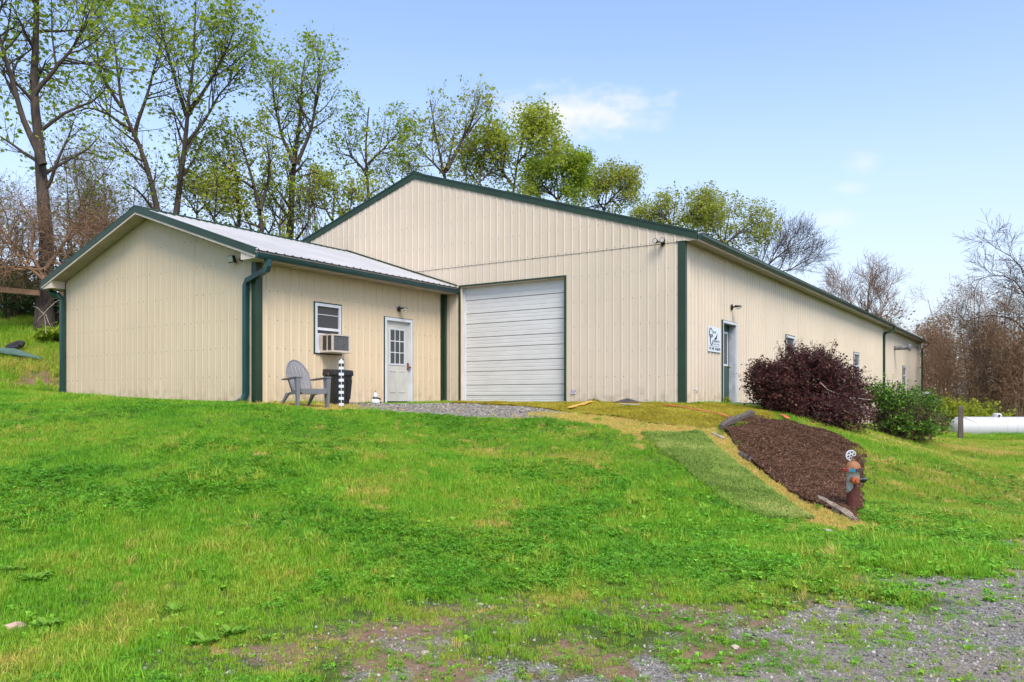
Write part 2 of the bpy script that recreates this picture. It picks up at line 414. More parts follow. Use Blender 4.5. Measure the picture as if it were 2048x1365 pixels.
def masks(x, y):
    n = fbm(x*1.4, y*1.4, 21, 4); n2 = fbm(x*5.0, y*5.0, 31, 3)
    pd_ = polydist(x, y, patch_pts)          # + towards the camera
    dd = -sdist_line(x, y, drive_a, drive_b) # + towards bottom right
    fade = smooth(30, 12, np.hypot(x-CAMX, y-CAMY))
    worn = smooth(-.7, .9, pd_+(n-.5)*3.2)*fade
    gravel = smooth(-1.1, .25, dd+(n-.5)*2.4)*fade
    gravel = np.maximum(gravel*.9, .72*worn*smooth(.36, .62, n2*.5+fbm(x*2.3, y*2.3, 44, 3)*.5)*smooth(-4.2, -.4, dd))
    dirt = worn*smooth(.48, .62, fbm(x*2.0+7, y*2.0, 51, 4))*(1-gravel)
    pad = near_poly(x, y, POLY_PAD, .35); pad = smooth(.25, .8, pad+(n2-.5)*.6)
    straw = np.maximum(np.maximum(near_poly(x, y, POLY_STRAW1, .25), near_poly(x, y, POLY_STRAW2, .25)), near_poly(x, y, POLY_STRAW3, .3)*.9)
    straw = smooth(.3, .8, straw+(n2-.5)*1.5+(n-.5)*.8)
    soil = smooth(.3, .9, near_poly(x, y, POLY_SOIL, .8)+(n2-.5)*1.2)*.9
    return worn, np.maximum(gravel, pad), np.maximum(dirt, soil), straw
# ground sheet: polar rings about the viewpoint, out to the horizon
ang = np.r_[np.linspace(-46, 46, 440), np.linspace(46, 314, 100)[1:-1]]
ang = np.radians(90-ang)+YAW
rad = .7*1.027**np.arange(0, 262)
AA, RR = np.meshgrid(ang, rad)
gx = (CAMX+RR*np.cos(AA)).ravel(); gy = (CAMY+RR*np.sin(AA)).ravel()
gz = H(gx, gy)
nr, na = len(rad), len(ang)
ii, jj = np.meshgrid(np.arange(nr-1), np.arange(na), indexing='ij')
j2 = (jj+1) % na
faces = np.stack([ii*na+jj, (ii+1)*na+jj, (ii+1)*na+j2, ii*na+j2], -1).reshape(-1, 4)
gv = np.c_[gx, gy, gz]
m, t, b = new_mat('ground_earth'); M['ground'] = m
oc = nd(t, 'ShaderNodeTexCoord').outputs['Object']
def at(n): return nd(t, 'ShaderNodeAttribute', attribute_name=n).outputs['Fac']
nA = nd(t, 'ShaderNodeTexNoise', i_Vector=oc, i_Scale=1.1, i_Detail=6.0).outputs['Fac']
nB = nd(t, 'ShaderNodeTexNoise', i_Vector=oc, i_Scale=9.0, i_Detail=6.0, i_Roughness=.7).outputs['Fac']
nC = nd(t, 'ShaderNodeTexNoise', i_Vector=oc, i_Scale=45.0, i_Detail=4.0, i_Roughness=.7).outputs['Fac']
gcol = mixc(t, maprange(t, nB, .3, .7), (.035, .065, .010, 1), (.065, .115, .018, 1))
gcol = mixc(t, maprange(t, nA, .35, .65), gcol, (.085, .13, .022, 1))
gcol = mixc(t, mth(t, 'MULTIPLY', maprange(t, nC, .5, .75), .5), gcol, (.15, .13, .045, 1))
soil = mixc(t, maprange(t, nB, .3, .7), (.26, .17, .11, 1), (.17, .10, .065, 1))
soil = mixc(t, maprange(t, nC, .45, .7), soil, (.27, .18, .115, 1))
vor = nd(t, 'ShaderNodeTexVoronoi', i_Vector=oc, i_Scale=48.0)
grv = nd(t, 'ShaderNodeValToRGB', i_Fac=nd(t, 'ShaderNodeSeparateXYZ', i_0=vor.outputs['Color']).outputs[0])
for e, (p, c) in zip(grv.color_ramp.elements, ((0, (.095, .09, .084, 1)), (1, (.34, .32, .28, 1)))): e.position = p; e.color = c
gr = mixc(t, maprange(t, nA, .4, .7), grv.outputs[0], (.24, .20, .16, 1))
stc = mixc(t, maprange(t, nC, .3, .7), (.44, .30, .115, 1), (.22, .13, .055, 1))
nm = mth(t, 'MULTIPLY', mth(t, 'SUBTRACT', nC, .5), .9)
def crisp(a): return maprange(t, mth(t, 'ADD', at(a), nm), .35, .6)
c = mixc(t, crisp('dirt'), gcol, soil)
c = mixc(t, crisp('straw'), c, stc)
c = mixc(t, crisp('gravel'), c, gr)
t.links.new(c, b.inputs['Base Color']); b.inputs['Roughness'].default_value = .95; b.inputs['Specular IOR Level'].default_value = .15
hgt = mth(t, 'ADD', mth(t, 'MULTIPLY', vor.outputs['Distance'], -.8), nC)
bp = nd(t, 'ShaderNodeBump', i_Strength=.7, i_Distance=.02, i_Height=hgt); t.links.new(bp.outputs[0], b.inputs['Normal'])
me = np_mesh('ground', gv, faces, 4, M['ground'], smooth=True)
wn, g_, d_, s_ = masks(gx, gy)
for nme, arr in (('gravel', g_), ('dirt', np.maximum(d_, wn*.49)), ('straw', s_)):
    a = me.attributes.new(nme, 'FLOAT', 'POINT'); a.data.foreach_set('value', arr.astype(np.float32))
ground = link('ground', me, None); tag(ground, kind='structure')

# ------------------------------------------------------------------ draped sheets (mats, tape, mulch)
def resample(pts, n):
    p = np.array([q[:2] for q in pts]); d = np.r_[0, np.cumsum(np.hypot(*np.diff(p, axis=0).T))]
    s = np.linspace(0, d[-1], n); return np.c_[np.interp(s, d, p[:, 0]), np.interp(s, d, p[:, 1])]
def drape(name, A, B, n, mm, lift, material, wob=0.0, thick=.02, jag=0.0, seed=1, crown=0.0, parent=None):
    a, b = resample(A, n), resample(B, n)
    s = np.linspace(0, 1, mm)[None, :, None]
    g = a[:, None]*(1-s)+b[:, None]*s
    if jag:
        k = (fbm(g[..., 0]*3, g[..., 1]*3, seed, 3)-.5)*jag; k2 = (fbm(g[..., 0]*3, g[..., 1]*3, seed+5, 3)-.5)*jag
        g = g+np.stack([k, k2], -1)
    x, y = g[..., 0].ravel(), g[..., 1].ravel()
    z = H(x, y)+lift+wob*(fbm(x*2.2, y*2.2, seed, 3)-.35)
    if crown:
        ss = np.repeat(np.sin(np.linspace(0, math.pi, mm))[None], n, 0).ravel(); tt = np.repeat(np.sin(np.linspace(0, math.pi, n))**.5, mm)
        z = z+crown*ss**.6*tt
    top = np.c_[x, y, z]; bot = np.c_[x, y, z-thick]
    V = np.r_[top, bot]; N0 = n*mm
    i, j = np.meshgrid(np.arange(n-1), np.arange(mm-1), indexing='ij')
    q = np.stack([i*mm+j, (i+1)*mm+j, (i+1)*mm+j+1, i*mm+j+1], -1).reshape(-1, 4)
    ring = [k for k in range(mm)]+[k*mm+mm-1 for k in range(1, n)]+[(n-1)*mm+k for k in range(mm-2, -1, -1)]+[k*mm for k in range(n-2, 0, -1)]
    sk = np.array([[ring[k], ring[(k+1) % len(ring)], ring[(k+1) % len(ring)]+N0, ring[k]+N0] for k in range(len(ring))])
    F = np.r_[q, q[:, ::-1]+N0, sk]
    me = np_mesh(name, V, F, 4, material, smooth=True)
    bm = bmesh.new(); bm.from_mesh(me); bmesh.ops.recalc_face_normals(bm, faces=bm.faces); bm.to_mesh(me); bm.free()
    me.set_sharp_from_angle(angle=.9)
    return link(name, me, None, parent)
def turf(name, c1, c2, c3):
    m, t, b = new_mat(name); oc = nd(t, 'ShaderNodeTexCoord').outputs['Object']
    a = nd(t, 'ShaderNodeTexNoise', i_Vector=oc, i_Scale=2.2, i_Detail=6.0, i_Roughness=.65).outputs['Fac']
    f = nd(t, 'ShaderNodeTexNoise', i_Vector=oc, i_Scale=38.0, i_Detail=6.0, i_Roughness=.85).outputs['Fac']
    w9 = nd(t, 'ShaderNodeTexNoise', i_Vector=oc, i_Scale=7.0, i_Detail=6.0, i_Roughness=.7).outputs['Fac']
    c = mixc(t, maprange(t, a, .3, .7), (*c1, 1), (*c2, 1)); c = mixc(t, maprange(t, f, .45, .75), c, (*c3, 1)); c = mixc(t, mth(t, 'MULTIPLY', maprange(t, w9, .5, .72), .55), c, tuple(x*.55 for x in c2)+(1,)); c = mixc(t, mth(t, 'MULTIPLY', maprange(t, w9, .40, .28), .4), c, (.34, .29, .13, 1))
    t.links.new(c, b.inputs['Base Color']); b.inputs['Roughness'].default_value = .9; b.inputs['Specular IOR Level'].default_value = .1
    bp = nd(t, 'ShaderNodeBump', i_Strength=.9, i_Distance=.02, i_Height=f); t.links.new(bp.outputs[0], b.inputs['Normal']); return m
M['turf_olive'] = turf('olive_turf', (.25, .21, .020), (.18, .155, .02), (.33, .27, .05))
M['turf_green'] = turf('green_turf', (.105, .155, .030), (.135, .175, .042), (.20, .21, .07))
def sub(A, t0, t1, n=12):
    r = resample(A, 200); return r[int(t0*199):int(t1*199)+1]
CARPET = []
cuts = [0, .30, .52, .74, 1.0]
lab = ['narrow olive turf mat across the foot of the white roller door', 'olive turf mat between the gravel and the yellow strip',
       'olive turf mat below the brick vent with a bare patch at its near edge', 'olive turf mat before the green side door with the long red line']
for k in range(4):
    o = olive = drape('turf_mat', sub(mat_far, cuts[k]+.004, cuts[k+1]), sub(mat_near, cuts[k]+.004, cuts[k+1]), 26, 18, .022, M['turf_olive'], wob=.06, thick=.05, seed=60+k, jag=.08)
    tag(o, lab[k], 'turf mat', 'olive turf mats on the pad'); CARPET.append((o, 26, 18, 'olive'))
tag(drape('turf_mat', sub(run_l, 0, .40), sub(run_r, 0, .40), 20, 16, .02, M['turf_green'], wob=.05, thick=.05, seed=71, jag=.05), 'green turf mat on the slope, the upper of two laid end to end', 'turf mat', 'green turf runner mats')
tag(drape('turf_mat', sub(run_l, .40, 1), sub(run_r, .40, 1), 30, 16, .037, M['turf_green'], wob=.05, thick=.06, seed=72, jag=.05), 'green turf mat on the slope, the lower one beside the mulch', 'turf mat', 'green turf runner mats')
CARPET += [(q, nn, 16, 'green') for q, nn in zip([o for o in COL.objects if o.get('group') == 'green turf runner mats'], (20, 30))]
M['tape_red'] = mat('red_tape', (.72, .13, .07), .6, var=.2, scale=8)
M['tape_yellow'] = mat('yellow_strip', (.66, .40, .06), .6, var=.2, scale=8)
def strip(name, pts, w, material, label, cat, lift=.085, n=26):
    r = resample(pts, n); tng = np.gradient(r, axis=0); nn = np.c_[-tng[:, 1], tng[:, 0]]; nn /= np.linalg.norm(nn, axis=1)[:, None]
    o = drape(name, r-nn*w/2, r+nn*w/2, n, 4, lift, material, wob=.03, thick=.012, seed=5); tag(o, label, cat); return o
strip('marking_tape', dp([(1329, 18.0), (1365, 17.4), (1400, 16.9), (1435, 16.6), (1465, 16.0)]), .045, M['tape_red'], 'long red marking line across the olive turf before the side door', 'marking tape')
strip('marking_tape', dp([(1562, 17.5), (1575, 17.0)]), .10, M['tape_red'], 'short red marking strip at the top edge of the mulch by the dark bush', 'marking tape', n=8)
strip('marking_tape', dp([(1138, 17.7), (1162, 18.3), (1187, 19.0)]), .12, M['tape_yellow'], 'yellow marking strip lying on the olive turf right of the gravel', 'marking tape', n=12)
strip('edge_strip', dp([(1240, 18.3), (1262, 18.0), (1280, 17.9)]), .05, mat('grey_edge', (.42, .46, .44), .5), 'thin pale edge strip showing at a mat seam below the brick vent', 'edge strip', n=10)
m = mat('mulch_soil', (.075, .036, .023), .95, col2=(.03, .015, .010), scale=16, bump=.9, bscale=60, spec=.1); M['mulch'] = m
mulch = drape('mulch_bed', mulch_l, mulch_r, 60, 50, .03, M['mulch'], wob=.13, thick=.16, seed=81, jag=.20, crown=.03)
tag(mulch, 'dark brown mulch bed on the bank below the purple bush', 'mulch bed', kind='structure')

# ------------------------------------------------------------------ metal siding
RIB = .2286
def rib_profile(u0, u1, uoff=0.0, extra=(), hr=.020):
    pts = {round(u0, 4), round(u1, 4)}
    k0 = math.floor((u0-uoff)/RIB)-1
    for k in range(k0, k0+int((u1-u0)/RIB)+4):
        c = uoff+k*RIB+.06
        for d in (-.030, -.013, .013, .030): pts.add(round(c+d, 4))
        for mr in (.076, .152): 
            for d in (-.009, 0, .009): pts.add(round(c+mr+d, 4))
    for e in extra: pts.add(round(e, 4))
    us = sorted(p for p in pts if u0-1e-6 <= p <= u1+1e-6)
    def dep(u):
        k = (u-uoff-.06)/RIB; f = (k-round(k))*RIB; a = abs(f)
        if a < .0135: return hr
        if a < .0305: return hr*(.0305-a)/.017
        g = (k-math.floor(k))*RIB
        for mr in (.076, .152):
            if abs(g-mr) < .0095: return .0035*(1-abs(g-mr)/.0095)
        return 0.0
    return us, dep
def wall_panels(parent, material, u0, u1, zb, zt, tf, openings=(), off=0.0, width=.9144, name='siding_panel', ridge=None, hr=.020):
    """tf(u, d, z) -> world; zt, zb functions of u; openings (ua, ub, za, zb)"""
    n = max(1, int(math.ceil((u1-u0)/width-1e-6)))
    for i in range(n):
        a, bq = u0+i*width, min(u0+(i+1)*width, u1)
        if bq-a < .01: continue
        ex = [o for op in openings for o in op[:2] if a < o < bq]
        if ridge is not None and a < ridge < bq: ex.append(ridge)
        us, dep = rib_profile(a, bq, u0, ex, hr)
        mb = MB(); mb_low = MB(); lip = .0025*(i % 2)
        full = [op for op in openings if op[0] <= a+1e-6 and op[1] >= bq-1e-6 and op[2] > 0]
        for ua, ub in zip(us[:-1], us[1:]):
            mid = (ua+ub)/2
            segs = [(zb(mid), None)]
            for (oa, ob, za, zc) in sorted(openings, key=lambda o: o[2]):
                if oa-1e-6 < mid < ob+1e-6:
                    s0 = segs.pop(); segs.append((s0[0], za)); segs.append((zc, None))
            for lo, hi in segs:
                h0, h1_ = (hi, hi) if hi is not None else (zt(ua), zt(ub))
                l0, l1 = (lo, lo)
                if max(h0-l0, h1_-l1) < .004: continue
                da, db = off+dep(ua)+lip, off+dep(ub)+lip
                (mb_low if full and hi is not None else mb).poly([tf(ua, da, l0), tf(ub, db, l1), tf(ub, db, h1_), tf(ua, da, h0)])
        for mb in (mb, mb_low):
            if not mb.f: continue
            me = bpy.data.meshes.new(name); me.from_pydata(mb.v, [], mb.f)
            bm = bmesh.new(); bm.from_mesh(me); bmesh.ops.remove_doubles(bm, verts=bm.verts, dist=1e-5); bm.to_mesh(me); bm.free()
            link(name, me, material, parent)
def screws(parent, u0, u1, rows, tf, zt, openings=(), off=0.0, jit=.012, name='screw_rows'):
    mb = MB(); rnd = random.Random(5)
    n = int((u1-u0)/RIB)+1
    for z in rows:
        for k in range(n):
            u = u0+k*RIB+.06+.055
            if u > u1-.08 or z > zt(u)-.08: continue
            if any(a-.05 < u < bb+.05 and za-.05 < z < zc+.05 for a, bb, za, zc in openings): continue
            uu, zz, r = u+rnd.uniform(-jit, jit), z+rnd.uniform(-jit, jit), rnd.uniform(.007, .011)
            p = [(uu+r*math.cos(q*math.pi/3), zz+r*math.sin(q*math.pi/3)) for q in range(6)]
            mb.poly([tf(a, off+.009, c) for a, c in p])
            for q in range(6):
                a, c = p[q], p[(q+1) % 6]; mb.poly([tf(a[0], off-.002, a[1]), tf(c[0], off-.002, c[1]), tf(c[0], off+.009, c[1]), tf(a[0], off+.009, a[1])])
    return mb.build(name, M['screw'], parent, kind='stuff')
# ---- main building: x -16.3..0, y 0..40, floor at z = 0
W, L, EZ, RZ, SL = 16.3, 40.0, 3.74, 6.40, .3130
XR = -W/2
GAR = (-6.49, -3.20, -.4, 3.16)
main = thing('metal_barn', 'long cream metal-clad building with green trim, white roller door and low gable', 'building', (0, 0, 0))
fg = lambda u, d, z: (u, -d, z)
roof_u = lambda u: RZ-.012-abs(u-XR)*SL       # underside of the rake trim along the gable
SEAM = 3.72
wall_panels(main, M['cream'], -W, -.002, lambda u: -.35, lambda u: SEAM, fg, [GAR], width=.9144, hr=.007)
wall_panels(main, M['cream'], -W, .32, lambda u: SEAM, lambda u: max(SEAM, roof_u(u)), fg, off=.012, ridge=XR, hr=.013)
rowz = [.61+.63*k for k in range(5)]
screws(main, -W, 0, rowz, fg, lambda u: SEAM, [GAR])
screws(main, -W, .3, [SEAM+.04, 4.36, 4.99, 5.62], fg, lambda u: roof_u(u), off=.012)
# side wall openings: (y0, y1, z0, z1)
DOOR2 = (2.56, 3.61, -.4, 2.06)
WIN = [(8.5, 9.52, 1.05, 2.12), (19.03, 20.2, 1.02, 2.10)]
WIN3 = (32.4, 33.5, 1.0, 2.0)
fs = lambda u, d, z: (d, u, z)
wall_panels(main, M['cream'], .002, 26.1, lambda u: -1.0, lambda u: EZ+.02, fs, [DOOR2]+WIN)
wall_panels(main, M['cream'], 26.1, L, lambda u: -1.6, lambda u: EZ+.02, fs, [WIN3], off=-.012, width=3.475, hr=.005)
screws(main, 0, 26.1, rowz+[3.55], fs, lambda u: EZ, [DOOR2]+WIN)
mb = MB().poly([(-W, L, -1.8), (0, L, -1.8), (0, L, EZ+.1), (XR, L, RZ-.05), (-W, L, EZ+.1)]); mb.build('rear_wall', M['cream'], main)
MB().poly([(-W, 0, -.4), (-W, L, -1.0), (-W, L, EZ+.1), (-W, 0, EZ+.1)]).build('far_side_wall', M['cream'], main)
# corner posts, rakes, ridge, roof
MB().box(-.155, .022, -.026, -.022, -.35, SEAM-.002).box(.022, .026, -.026, .085, -.35, SEAM-.002).build('corner_trim', M['green'], main)
MB().box(-.20, .05, -.034, .10, SEAM-.002, SEAM+.012).build('corner_cap', M['green'], main)
for s in (1, -1):
    xe = XR+s*(W/2+.32)
    o = [(XR, -.045, RZ-.02), (xe, -.045, RZ-.02-(W/2+.32)*SL), (xe, -.045, RZ+.165-(W/2+.32)*SL), (XR, -.045, RZ+.165)]
    MB().prism(o, (0, .05, 0)).prism([(p[0], -.06, p[2]+(.10 if i > 1 else .155)*(1 if i < 2 else 1)) if i < 2 else (p[0], -.06, p[2]+.012) for i, p in enumerate(o)], (0, .35, 0)).build('rake_trim', M['green'], main)
    # roof sheet of this slope
    mbr = MB(); xo = XR+s*(W/2+.34)
    mbr.prism([(XR, .02, RZ+.16), (xo, .02, RZ+.16-(W/2+.34)*SL), (xo, .02, RZ+.13-(W/2+.34)*SL), (XR, .02, RZ+.13)], (0, L+.2, 0))
    for k in range(int(L/RIB)//2):
        yk = .3+k*RIB*2
        mbr.hexa([(XR, yk, RZ+.158), (xo, yk, RZ+.158-(W/2+.34)*SL), (xo, yk+.05, RZ+.158-(W/2+.34)*SL), (XR, yk+.05, RZ+.158)],
                 [(XR, yk+.01, RZ+.18), (xo, yk+.01, RZ+.18-(W/2+.34)*SL), (xo, yk+.04, RZ+.18-(W/2+.34)*SL), (XR, yk+.04, RZ+.18)])
    mbr.build('roof_slope', M['white_roof'], main)
MB().prism([(XR-.18, -.06, RZ+.135), (XR, -.06, RZ+.19), (XR+.18, -.06, RZ+.135), (XR+.18, -.06, RZ+.15), (XR, -.06, RZ+.21), (XR-.18, -.06, RZ+.15)], (0, L+.3, 0)).build('ridge_cap', M['green'], main)
SOF = EZ-.02
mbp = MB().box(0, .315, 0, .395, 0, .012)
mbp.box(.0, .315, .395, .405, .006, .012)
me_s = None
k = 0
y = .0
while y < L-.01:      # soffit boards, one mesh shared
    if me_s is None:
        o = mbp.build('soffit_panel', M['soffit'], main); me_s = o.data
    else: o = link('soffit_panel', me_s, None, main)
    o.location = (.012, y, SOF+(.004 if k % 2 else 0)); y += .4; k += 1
MB().box(.327, .342, 0, L, SOF-.02, SOF+.16).build('fascia', M['cream_trim'], main)
def gutter(parent, x, y0, y1, z, s=1, h=.115, w=.11, material=None):
    p = [(0, 0), (.0, -h), (.065, -h), (w-.01, -h*.55), (w, -.01), (w+.008, 0), (w-.012, -.004), (w-.02, -.03), (.06, -h+.012), (.012, -h+.012), (.01, 0)]
    o = [(x+s*a, y0, z+c) for a, c in p]
    mb = MB().prism(o, (0, y1-y0, 0))
    e = [(0, 0), (0, -h), (.065, -h), (w-.01, -h*.55), (w, -.01), (w+.008, 0)]
    mb.prism([(x+s*a, y0-.004, z+c) for a, c in e], (0, .008, 0)); mb.prism([(x+s*a, y1-.004, z+c) for a, c in e], (0, .008, 0))
    return mb.build('gutter', material or M['green_gutter'], parent)
gutter(main, .345, -.03, 27.0, SOF+.135)
gutter(main, .345, 27.06, L+.2, SOF+.10)
def spout(parent, pts, w=.04, material=None):
    mb = MB(); mb.tube(pts, w*1.25, 4, True); return mb.build('downspout', material or M['green_gutter'], parent, bevel=.008)
spout(main, [(.40, 26.9, SOF+.03), (.40, 26.9, SOF-.06), (.34, 26.75, SOF-.16), (.10, 26.2, SOF-.30), (.06, 26.1, SOF-.42), (.06, 26.1, -1.15)], .06, M['green'])
spout(main, [(.40, L-.02, SOF), (.40, L-.02, SOF-.12), (.08, L+.02, SOF-.32), (.07, L+.02, SOF-.45), (.07, L+.02, -1.4)], .06, M['green'])
MB().box(-3.10, .035, -.030, -.005, -.35, -.015).box(.006, .036, 0, 9, -.9, -.03).build('base_flashing', M['plinth'], main)
# roller door in its reveal
gx0, gx1, gz1, rec = GAR[0], GAR[1], GAR[3], .17
MB().box(gx0-.055, gx0, -.032, -.004, -.35, gz1+.04).box(gx1, gx1+.055, -.032, -.004, -.35, gz1+.04).box(gx0, gx1, -.032, -.004, gz1, gz1+.04).build('door_trim', M['green'], main)
MB().box(gx0-.001, gx0+.015, -.003, rec+.02, -.3, gz1).box(gx1-.015, gx1+.001, -.003, rec+.02, -.3, gz1).box(gx0+.015, gx1-.015, -.003, rec+.02, gz1-.015, gz1-.001).build('door_reveal', M['cream_trim'], main)
MB().box(gx0+.015, gx0+.06, rec-.05, rec+.0, -.05, gz1-.02).build('door_stop', M['white_paint'], main)
z = -.02; k = 0; hs = [.19, .285, .37, .285, .37, .285, .37, .285, .37, .37]
gd = None
for k, hh in enumerate(hs):
    z1 = min(z+hh, gz1+.1)
    mbd = MB(); n = 3
    # each section: flat face with two shallow pressed ribs
    prof = [(0, z+.006), (-.012, z+.012)]
    for q in range(1, n):
        zc = z+(z1-z)*q/n
        prof += [(-.012, zc-.012), (-.007, zc-.006), (-.007, zc+.006), (-.012, zc+.012)]
    prof += [(-.012, z1-.012), (0, z1-.006)]
    xa, xb = gx0+.06, gx1-.016
    for (d0, za), (d1, zb_) in zip(prof[:-1], prof[1:]):
        mbd.poly([(xa, rec+d0, za), (xb, rec+d0, za), (xb, rec+d1, zb_), (xa, rec+d1, zb_)])
    mbd.build('door_section', M['garage'], main); z = z1
MB().box(gx0+.02, gx1-.02, rec+.002, rec+.03, -.2, gz1).build('door_backing', M['dark'], main)
MB().box(gx0+.06, gx1-.016, rec-.03, rec-.004, -.05, -.005).build('door_seal', M['black_metal'], main)
# green side door in a deep white reveal
y0, y1, z1 = DOOR2[0], DOOR2[1], DOOR2[3]; R2 = .165
MB().box(.0, .036, y0-.05, y0-.012, -.35, z1+.055).box(.0, .036, y0-.012, y1+.05, z1+.042, z1+.055).build('door_flashing', M['green'], main)
MB().box(-.002, .04, y0-.012, y0+.02, -.3, z1+.042).box(-.002, .04, y1-.02, y1+.05, -.3, z1+.042).box(-.002, .04, y0+.02, y1-.02, z1-.02, z1+.042).build('door_frame', M['white_paint'], main)
MB().box(-R2-.02, -.002, y1-.02, y1, -.3, z1).box(-R2-.02, -.002, y0, y0+.02, -.3, z1).box(-R2-.02, -.002, y0+.02, y1-.02, z1-.02, z1).build('door_jamb', mat('jamb_grey', (.50, .52, .58), .5), main)
d2 = MB().box(-R2-.045, -R2, y0+.02, y1-.02, .01, z1-.02).build('door', M['door_green'], main, label='dark green side door with tall white-framed pane')
MB().box(-R2, -R2+.014, y0+.14, y0+.19, .95, 1.86).box(-R2, -R2+.014, y1-.19, y1-.14, .95, 1.86).box(-R2, -R2+.014, y0+.19, y1-.19, .95, 1.0).box(-R2, -R2+.014, y0+.19, y1-.19, 1.81, 1.86).build('pane_frame', M['white_paint'], d2)
MB().box(-R2, -R2+.004, y0+.19, y1-.19, 1.0, 1.81).build('pane', M['glass'], d2)
MB().lathe([(.012, 0), (.012, .035), (.028, .04), (.028, .065), (.012, .07)], 12, (-R2, y1-.10, .92), 'x').build('handle', M['brass'], d2, smooth=True)
MB().box(-.02, .14, y0-.03, y1+.04, -.10, -.012).build('door_sill', M['galv'], main)
def window(parent, tf, u0, u1, z0, z1, trim=True):
    f = MB()
    def bx(m, a, b_, d0, d1, c, e):
        m.hexa([tf(a, d0, c), tf(b_, d0, c), tf(b_, d1, c), tf(a, d1, c)], [tf(a, d0, e), tf(b_, d0, e), tf(b_, d1, e), tf(a, d1, e)])
    if trim:
        g = MB(); bx(g, u0-.028, u0, -.01, .026, z0-.03, z1+.03); bx(g, u1, u1+.028, -.01, .026, z0-.03, z1+.03); bx(g, u0, u1, -.01, .026, z1, z1+.03); bx(g, u0, u1, -.01, .030, z0-.03, z0)
        g.build('window_trim', M['green'], parent)
    w = .065
    bx(f, u0, u0+w, -.03, .034, z0, z1); bx(f, u1-w, u1, -.03, .034, z0, z1); bx(f, u0+w, u1-w, -.03, .034, z1-w, z1); bx(f, u0+w, u1-w, -.03, .034, z0, z0+w)
    zm = (z0+z1)/2-.02
    bx(f, u0+w, u1-w, -.025, .022, zm-.025, zm+.035)
    wo = f.build('window', M['white_paint'], parent)
    for a, c in ((z0+w, zm-.025), (zm+.035, z1-w)):
        p = MB(); bx(p, u0+w, u1-w, -.02, -.010, a, c); p.build('pane', M['glass'], wo)
    return wo
for a in WIN+[WIN3]: window(main, fs, a[0], a[1], a[2], a[3])
# exhaust pipe on the rear stretch of the side wall
PY = 29.6
mb = MB().lathe([(.115, 0), (.115, .62), (.125, .62), (.125, .66), (.19, .70), (.19, .79), (.06, .83)], 14, (.0, PY, 2.86), 'x')
mb.build('exhaust_pipe', M['galv'], main, smooth=True, autosmooth=.6, label='horizontal metal exhaust pipe with a flared white cap')
# ---- annex: x -14.66..-7.04, y -6.49..0
AX0, AX1, AY, ASL = -14.66, -7.04, -6.49, .333
AXR = (AX0+AX1)/2; AAP = 4.42; OV = .45; FO = .40
annex = thing('gabled_annex', 'small gabled cream annex with white metal roof joined to the long building', 'building', (0, 0, 0))
under = lambda u: AAP-abs(u-AXR)*ASL
fa = lambda u, d, z: (u, AY-d, z)
wall_panels(annex, M['cream_annex'], AX0+.002, AX1-.002, lambda u: -.3, lambda u: under(u)+.03, fa, ridge=AXR, hr=.008)
screws(annex, AX0, AX1, [.55+.62*k for k in range(6)], fa, under)
DOOR1 = (-2.45, -1.47, -.4, 2.09)
WINA = (-4.84, -4.02, 1.13, 2.28)
fd = lambda u, d, z: (AX1+d, u, z)
ASOF = AAP-(AX1-AXR+OV)*ASL
wall_panels(annex, M['cream_annex'], AY+.002, -.03, lambda u: -.3, lambda u: ASOF+.06, fd, [DOOR1, (WINA[0], WINA[1], WINA[2], WINA[3])])
screws(annex, AY, -.1, [.55+.62*k for k in range(4)], fd, lambda u: ASOF, [DOOR1, WINA])
MB().poly([(AX0, AY, -.4), (AX0, 0, -.4), (AX0, 0, ASOF+.1), (AX0, AY, ASOF+.1)]).build('far_side_wall', M['cream_annex'], annex)
MB().box(AX1-.12, AX1+.022, AY-.026, AY-.022, -.3, ASOF+.02).box(AX1+.022, AX1+.026, AY-.026, AY+.15, -.3, ASOF+.02).build('corner_trim', M['green'], annex)
MB().box(AX0-.026, AX0+.03, AY-.028, AY-.023, -.3, ASOF+.02).box(AX0-.030, AX0-.026, AY-.028, AY+.15, -.3, ASOF+.02).build('corner_trim', M['green'], annex)
MB().box(AX1+.022, AX1+.026, -.22, -.034, -.3, ASOF+.02).build('corner_trim', M['green'], annex)
MB().box(AX1+.005, AX1+.05, AY, -.03, -.3, -.02).box(AX0, AX1, AY-.04, AY-.006, -.3, -.02).build('base_flashing', M['plinth'], annex)
TH = .15
